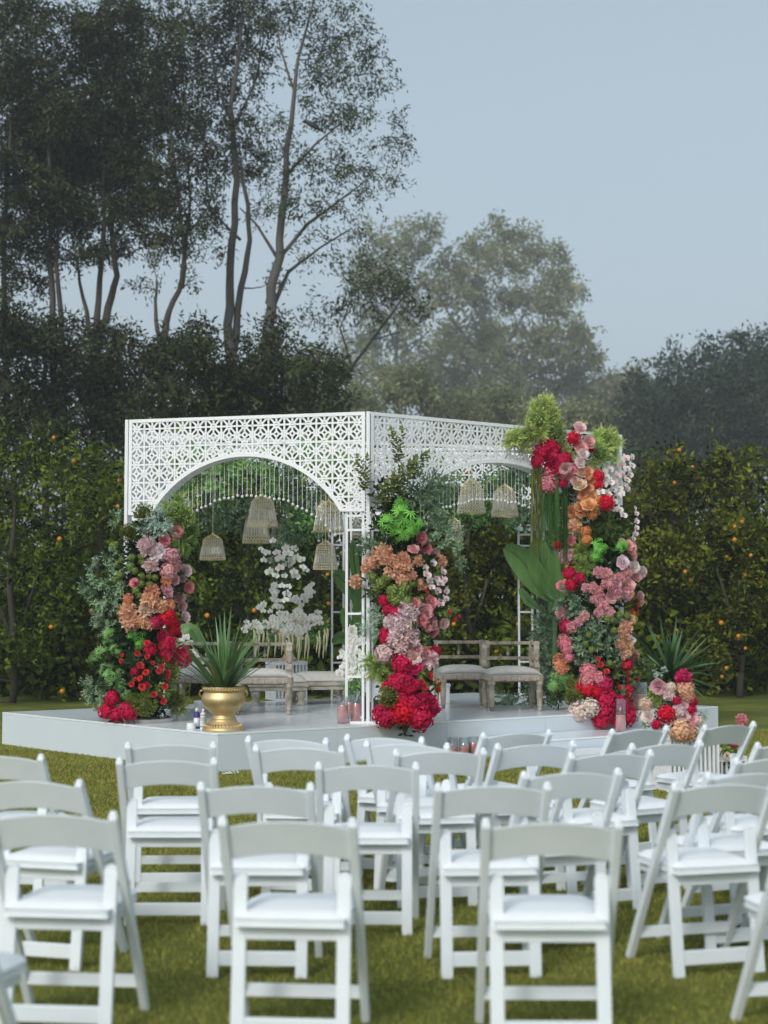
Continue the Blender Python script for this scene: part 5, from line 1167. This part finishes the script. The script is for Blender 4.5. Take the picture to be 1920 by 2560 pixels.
tree('tall_tree','twin trunked tall tree left of the palest trunk, dark crown at the top','tree',D+2,
 [[(590,1080,.26),(580,860,.24),(570,720,.2),(585,560,.17),(588,400,.15),(575,270,.12),(600,120,.09),(610,-30,.06)],
  [(585,900,.2),(605,720,.15),(625,600,.12),(612,470,.09),(600,400,.07)],[(585,320,.07),(640,200,.05),(660,90,.03)],[(575,300,.07),(540,200,.05),(520,80,.03)],[(600,600,.07),(540,540,.05),(500,500,.03)]],
 [(540,40,80,60,1.3),(620,30,80,60,1.3),(480,90,70,60,1.2),(560,120,70,50,1.2),(650,120,50,60,.9),(500,180,60,50),(540,260,50,50,.9),(640,210,35,40,.5),(600,320,60,50,1.2),(650,380,50,40),(560,390,50,40,1),(620,430,60,35,1),(480,330,50,50,.9),(530,460,40,40,.7),
  (560,190,60,60,1),(690,700,40,30,.4),(510,560,50,40,.5),(660,300,40,40,.5)],
 28,.17,.055,.30,'tall','barkpale',32,dens=3.0,depth=1.6)
tree('tall_tree','dark dense tall tree in the upper left with several bent trunks','tree',D+1,
 [[(245,1080,.24),(235,860,.22),(275,770,.17),(290,690,.14),(278,560,.12),(272,430,.1),(285,300,.08),(300,150,.05)],[(240,850,.18),(248,700,.13),(262,560,.1),(260,420,.08)],[(232,860,.14),(205,740,.08),(190,640,.05)],[(285,600,.07),(330,500,.05),(360,400,.03)]],
 [(300,80,80,60,1.2),(240,160,90,60,1.3),(330,170,70,70,1.3),(270,260,100,70,1.6),(200,330,90,70,1.6),(330,330,80,70,1.4),(260,420,90,60,1.5),(170,430,80,60,1.5),(340,450,70,50,1.2),(250,520,80,50,1.3),(330,560,60,40,.9),(190,540,60,50,1.2),(280,620,60,30,.8),(390,260,60,60,1.1),(210,90,60,50,.8),(350,40,50,40,.9),(410,600,40,30,.5),(390,500,50,45,.8),(290,20,60,40,1),(420,180,50,50,1),(240,60,50,40,.8),(140,420,50,60,1.2),(300,400,60,50,1.2),(230,640,50,25,.8),(360,520,50,40,1),(120,300,60,60,1.2)],
 34,.17,.06,.30,'tall','bark',33,dens=4.6,depth=1.8)
tree('tall_tree','almost black tall tree at the left edge with two thin trunks','tree',D,
 [[(135,1080,.17),(132,800,.15),(125,640,.12),(128,500,.1),(120,300,.07),(90,100,.04)],[(160,1080,.15),(153,790,.12),(140,660,.09),(150,520,.07)],[(20,1080,.16),(10,700,.12),(15,500,.09),(30,250,.05)]],
 [(20,40,60,60,.8),(70,120,70,60,1),(30,220,70,70,1.3),(110,240,70,60,1.4),(50,330,80,70,1.6),(120,360,70,70,1.6),(20,440,60,60,1.6),(90,470,80,60,1.6),(150,540,60,50,1.3),(40,560,70,50,1.5),(100,610,60,35,1),(20,640,50,40,1),(150,170,50,50,.8),(10,720,30,30,.7),(190,60,40,40,.7),(130,50,50,40,.8),(60,40,60,50,1),(160,300,60,60,1.2),(80,700,60,30,.7),(150,640,50,30,.8),(20,180,60,60,1)],
 34,.17,.06,.30,'tall','bark',34,dens=4.6,depth=1.8)
tree('tall_tree','dark tree with a leaning forked trunk between the dense mass and twin trunks','tree',D-1,
 [[(400,1080,.2),(405,850,.18),(425,780,.13),(455,700,.11),(460,640,.09),(445,500,.07),(430,350,.05)],[(402,850,.11),(388,780,.08),(392,700,.05)],[(458,720,.08),(462,650,.07),(475,500,.05),(470,380,.04)],[(460,600,.06),(520,520,.04),(550,440,.03)]],
 [(450,250,60,60,1),(430,340,60,60,1.1),(470,420,60,60,1.1),(440,500,60,50,1),(420,580,60,40,.8),(480,560,60,40,.8),(450,630,60,30,.7),(520,620,40,30,.4),(380,420,50,50,.9),(360,640,50,30,.5),(500,280,40,40,.6),(350,720,50,30,.4),(480,700,40,30,.4),(410,160,50,50,.9),(540,520,35,40,.7),(440,90,50,50,1),(390,300,50,50,1),(410,470,50,50,1),(500,350,40,50,.9),(530,420,40,40,.8),(420,40,50,40,.9)],
 28,.17,.055,.28,'tall','bark',35,dens=3.2,depth=1.5)
# understorey belt behind the orange trees
belts = [(-10,880,100,130,'black understorey tree at the far left edge below the tall trunks'),(110,900,110,120,'dark understorey tree beneath the pair of thin trunks'),(230,920,110,130,'dark understorey tree beneath the bent trunks'),(350,930,100,120,'dark understorey tree with a bare forked limb'),
         (470,960,100,140,'understorey tree above the left lattice panel'),(580,930,100,150,'olive understorey tree in front of the twin trunks'),(690,930,90,160,'olive understorey tree at the foot of the palest trunk'),(790,970,80,110,'small understorey tree where the mist begins')]
for i, (x, y, rx, ry, lab) in enumerate(belts):
    rr = random.Random(90+i); bl = [(x+rr.uniform(-.7,.7)*rx, y+rr.uniform(-.75,.9)*ry, rx*rr.uniform(.38,.6), ry*rr.uniform(.28,.42), 1) for _ in range(11)]
    tree('understorey_tree', lab, 'tree', 38+rr.uniform(-2,2), [[(x,1400,.16),(x+8,1150,.13),(x-5,1000,.1),(x+5,880,.06)],[(x,1080,.08),(x+40,960,.05)],[(x,1060,.08),(x-45,950,.04)]], bl+[(x,1050,rx*1.05,70,1.1),(x,1130,rx*1.1,90,1.0),(x,1280,rx,100,.5)], 26, .17, .06, .30, 'tall' if i < 4 else 'tallgrey' if i > 6 else 'tall', 'bark', 40+i, dens=3.4, depth=1.6, group='understorey trees behind the orange trees')
# thin leaning tree in front of the mist
tree('slender_tree','slender leaning tree with lacy foliage in front of the misty crown','tree',58,
 [[(800,1080,.18),(835,980,.13),(880,920,.1),(930,850,.08),(975,790,.06),(1010,740,.04)],[(880,920,.06),(850,820,.05),(880,740,.03)],[(930,850,.05),(1000,830,.03)]],
 [(960,720,80,50,.8),(900,690,70,45,.7),(1030,730,60,40,.7),(880,760,60,40,.6),(990,670,60,40,.6),(1070,770,40,30,.5),(840,740,50,40,.6),(930,790,50,30,.4),(1010,800,50,25,.4),(800,800,50,40,.6),(870,640,50,40,.4)],
 26,.24,.07,.42,'tallgrey','bark',51,dens=1.5,depth=2)
for i, (x, y, rx, ry, lab) in enumerate([(900,1010,60,50,'low rounded bush just left of the corner post top, half misted'),(1010,960,85,75,'rounded tree above the corner post, half misted'),(1110,1010,70,50,'low bush above the right lattice panel, half misted'),(1220,1030,90,60,'low misted bush above the right arch'),(1330,1060,90,60,'misted bush beside the fern crown'),(1450,1070,90,60,'misted bush behind the fern crown')]):
    rr = random.Random(120+i); bl = [(x+rr.uniform(-.6,.6)*rx, y+rr.uniform(-.6,.6)*ry, rx*rr.uniform(.4,.6), ry*rr.uniform(.4,.6)) for _ in range(9)] + [(x,1180,rx*1.2,120,.7)]
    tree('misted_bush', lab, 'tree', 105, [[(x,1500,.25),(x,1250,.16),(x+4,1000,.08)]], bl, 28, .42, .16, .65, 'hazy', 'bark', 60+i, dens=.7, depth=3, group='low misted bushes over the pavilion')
# big pale trees in the mist, haze partly painted into their leaf colour
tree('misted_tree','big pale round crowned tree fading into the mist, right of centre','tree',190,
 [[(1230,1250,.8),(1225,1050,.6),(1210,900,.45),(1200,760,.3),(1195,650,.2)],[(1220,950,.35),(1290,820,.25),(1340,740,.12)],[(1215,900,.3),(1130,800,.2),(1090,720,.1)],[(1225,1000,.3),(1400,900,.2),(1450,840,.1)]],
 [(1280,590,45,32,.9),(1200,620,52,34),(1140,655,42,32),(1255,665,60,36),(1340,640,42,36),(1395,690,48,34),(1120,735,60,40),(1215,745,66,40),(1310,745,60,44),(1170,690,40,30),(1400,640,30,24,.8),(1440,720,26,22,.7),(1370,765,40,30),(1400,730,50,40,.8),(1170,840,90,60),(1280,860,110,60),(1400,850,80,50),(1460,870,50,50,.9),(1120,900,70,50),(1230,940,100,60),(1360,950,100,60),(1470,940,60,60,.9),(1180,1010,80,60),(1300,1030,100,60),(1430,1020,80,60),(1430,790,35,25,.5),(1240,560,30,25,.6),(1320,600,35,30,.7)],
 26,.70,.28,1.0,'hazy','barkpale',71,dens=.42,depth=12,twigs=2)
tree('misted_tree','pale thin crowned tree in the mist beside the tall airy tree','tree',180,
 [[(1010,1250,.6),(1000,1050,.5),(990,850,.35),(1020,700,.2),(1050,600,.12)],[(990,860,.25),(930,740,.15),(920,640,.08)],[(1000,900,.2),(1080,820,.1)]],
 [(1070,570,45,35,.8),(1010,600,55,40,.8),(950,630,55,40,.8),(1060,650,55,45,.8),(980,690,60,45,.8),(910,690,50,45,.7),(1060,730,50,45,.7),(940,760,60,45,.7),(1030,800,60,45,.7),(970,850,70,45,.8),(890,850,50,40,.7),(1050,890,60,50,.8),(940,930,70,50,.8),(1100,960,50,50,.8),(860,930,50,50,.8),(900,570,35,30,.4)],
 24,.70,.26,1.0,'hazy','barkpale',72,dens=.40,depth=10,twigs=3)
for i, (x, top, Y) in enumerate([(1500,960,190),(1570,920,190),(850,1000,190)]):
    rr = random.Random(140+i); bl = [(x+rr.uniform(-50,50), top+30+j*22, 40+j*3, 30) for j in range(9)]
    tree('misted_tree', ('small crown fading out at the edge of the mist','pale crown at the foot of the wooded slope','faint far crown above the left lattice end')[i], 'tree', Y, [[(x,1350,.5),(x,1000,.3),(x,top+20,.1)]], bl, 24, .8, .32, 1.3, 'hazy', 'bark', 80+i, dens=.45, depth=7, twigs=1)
# wooded slope on the far right: dark conifers
con = [(1600,925,0),(1650,905,6),(1690,875,-3),(1735,885,4),(1775,850,-2),(1820,860,5),(1850,825,0),(1895,838,7),(1935,815,-4),(1560,975,8),(1625,960,-8),(1720,930,-9),(1800,910,-9),(1880,900,-9)]
clab = ['conifer at the low end of the wooded slope','second conifer up the slope, short top','conifer with a narrow raised tip on the slope','conifer in the dip behind the raised tip','conifer rising mid slope, pointed','broad conifer right of mid slope','tall conifer near the top of the slope','rounded conifer near the right edge','highest conifer, at the right picture edge','hazy conifer lowest on the slope','near conifer low on the slope','near conifer under the raised tip','near conifer under mid slope','near conifer under the top of the slope']
for i, ((x, top, dy), lab) in enumerate(zip(con, clab)):
    Y = 105+dy; bl = []; n = 12; rr = random.Random(160+i)
    for j in range(n):
        bl.append((x+rr.uniform(-8,8), top+12+j*29, 14+j*7.5 if j < 5 else 52+rr.uniform(0,12), 24, .9))
    tree('conifer', lab, 'tree', Y, [[(x,1500,.3),(x,1250,.18),(x,top+150,.04)]], bl, 26, .42, .15, .75, 'conifer', 'bark', 170+i, dens=1.0, depth=5, droop=-.2, twigs=0, group='conifers of the wooded slope')
# orange trees behind the stage
def citrus(x, top, w_, Y, lab, seed, mat='citrus', fruit=8, base=1500, dens=1.0):
    rr = random.Random(seed); bl = []; H = base-top
    for j in range(15):
        t = (j+.5)/15; ww = w_*(.55+.55*math.sin(PI*min(.5, t*.8+.08)/.9)); yy = top + 45 + t*(H-20); bl.append((x+rr.uniform(-.55,.55)*ww, yy+rr.uniform(-15,15), ww*rr.uniform(.40,.58), 62*rr.uniform(.8,1.15), 1.0))
    for j in range(8): bl.append((x+rr.uniform(-.9,.9)*w_, top+20+rr.uniform(0,.35)*H, 26, 34, .8))
    for j in range(5): bl.append((x+rr.uniform(-.7,.7)*w_, base+rr.uniform(-30,130), w_*.4, 50, .55))
    return tree('orange_tree', lab, 'tree', Y, [[(x,YH+F*CAMH/Y,.09),(x+4,1600,.08),(x-6,1450,.07),(x+8,1250,.04)],[(x,1620,.05),(x+w_*.4,1450,.03)],[(x,1600,.05),(x-w_*.45,1420,.03)]], bl, 24, .105, .050, .19, mat, 'bark', seed, dens=4.8, depth=1.2, droop=.05, group='orange trees behind the stage', fruit=fruit, twigs=2)
ct = [(30,1040,150,23.5,'bushy orange tree filling the left edge, sunlit yellow green top','citrus',4),(250,1110,120,24.5,'orange tree between the left edge and the left flower column','citrus',8),(440,1085,120,25,'orange tree behind the left lattice panel','citrus',7),
      (620,1075,120,25.5,'orange tree behind the tall bell lantern','citrus',8),(800,1085,120,26,'orange tree behind the white orchids','citrus',10),(990,1080,120,26.5,'orange tree behind the front corner post','citrusy',8),(1170,1085,120,26,'orange tree behind the right hand arch, yellowed leaves','citrusy',9),
      (1350,1110,110,26.5,'orange tree behind the hanging grass','citrusy',8),(1540,1200,110,27,'orange tree just beyond the tallest flower column','citrusy',10),(1680,1115,110,26,'orange tree with a peaked top right of the flowers','citrusy',11),(1850,1095,130,25,'yellowing orange tree at the right edge, most fruit','citrusy',15)]
for i, (x, tp, w_, Y, lab, m_, fr_) in enumerate(ct): citrus(x, tp, w_, Y, lab, 200+i, m_, fr_, base=1630 if x < 1500 else 1570)
# low undergrowth behind the stage
def hedge():
    bl = []
    for k in range(150):
        px = random.uniform(-60, 1980); Y = random.uniform(29,32) if k % 3 else random.uniform(25,28); top = 1230 if px < 1550 else 1330
        c = at(px, random.uniform(top,1690) if k % 3 or px > 1560 else random.uniform(1600, 1735), Y); bl.append((tuple(c), 1.1, .8, .8, 36))
    V, Q, T, _ = leaves(bl, 14, .22, .12, .3, 300, .1); o = link('undergrowth', arr_mesh('undergrowth', V, Q, M['citrus'], T)); tag(o, 'dark leafy undergrowth beneath and between the orange trees', 'undergrowth', kind='stuff')
hedge()
# black bird in the tall tree
bp = at(782, 313, 44.2); bird = thing('crow', bp, 'black crow perched high in the airy tall tree', 'bird')
bb = MB(); bb.tube([(-.26,0,.12),(-.18,0,.10),(-.08,0,.05),(.05,0,-.02),(.16,0,-.10),(.34,0,-.22)], [.02,.06,.085,.085,.05,.02], 10); bb.ball((-.20,0,.12), .06, 10, 7); bb.build('body', M['crow'], bird, smooth=True)
MB().tube([(-.25,0,.125),(-.33,0,.11)], [.02,.004], 6).build('beak', M['crow'], bird); MB().add([(-.05,-.08,.06),(.10,-.09,-.01),(.26,-.05,-.17),(.02,-.095,-.06)], [(0,1,2,3)]).build('wing', M['crow'], bird)
# scrap of paper on the grass by the stage
pp = onz(577, 1938, 0); sc_ = MB(); 
for k in range(5): sc_.box((.03*k-.06, .01*(k % 2), .015+.004*k), (.035,.03,.004), Euler((.3*k,.2,.5*k)).to_matrix())
tag(sc_.build('paper_scrap', M['canwhite'], loc=pp), 'crumpled white paper scrap on the grass before the stage', 'paper')

# ------------------------------------------------------------------ haze
hm, hn = newmat('thin_mist'); pvn = N(hn, 'ShaderNodeVolumePrincipled'); pvn.inputs['Color'].default_value = (.93,.95,.97,1); pvn.inputs['Density'].default_value = .0014; pvn.inputs['Anisotropy'].default_value = .2
ho_ = N(hn, 'ShaderNodeOutputMaterial'); hn.links.new(pvn.outputs[0], ho_.inputs['Volume'])
hz = MB().box((0,730,32), (1810,1550,66)); hz = hz.build('haze', hm); tag(hz, kind='stuff')
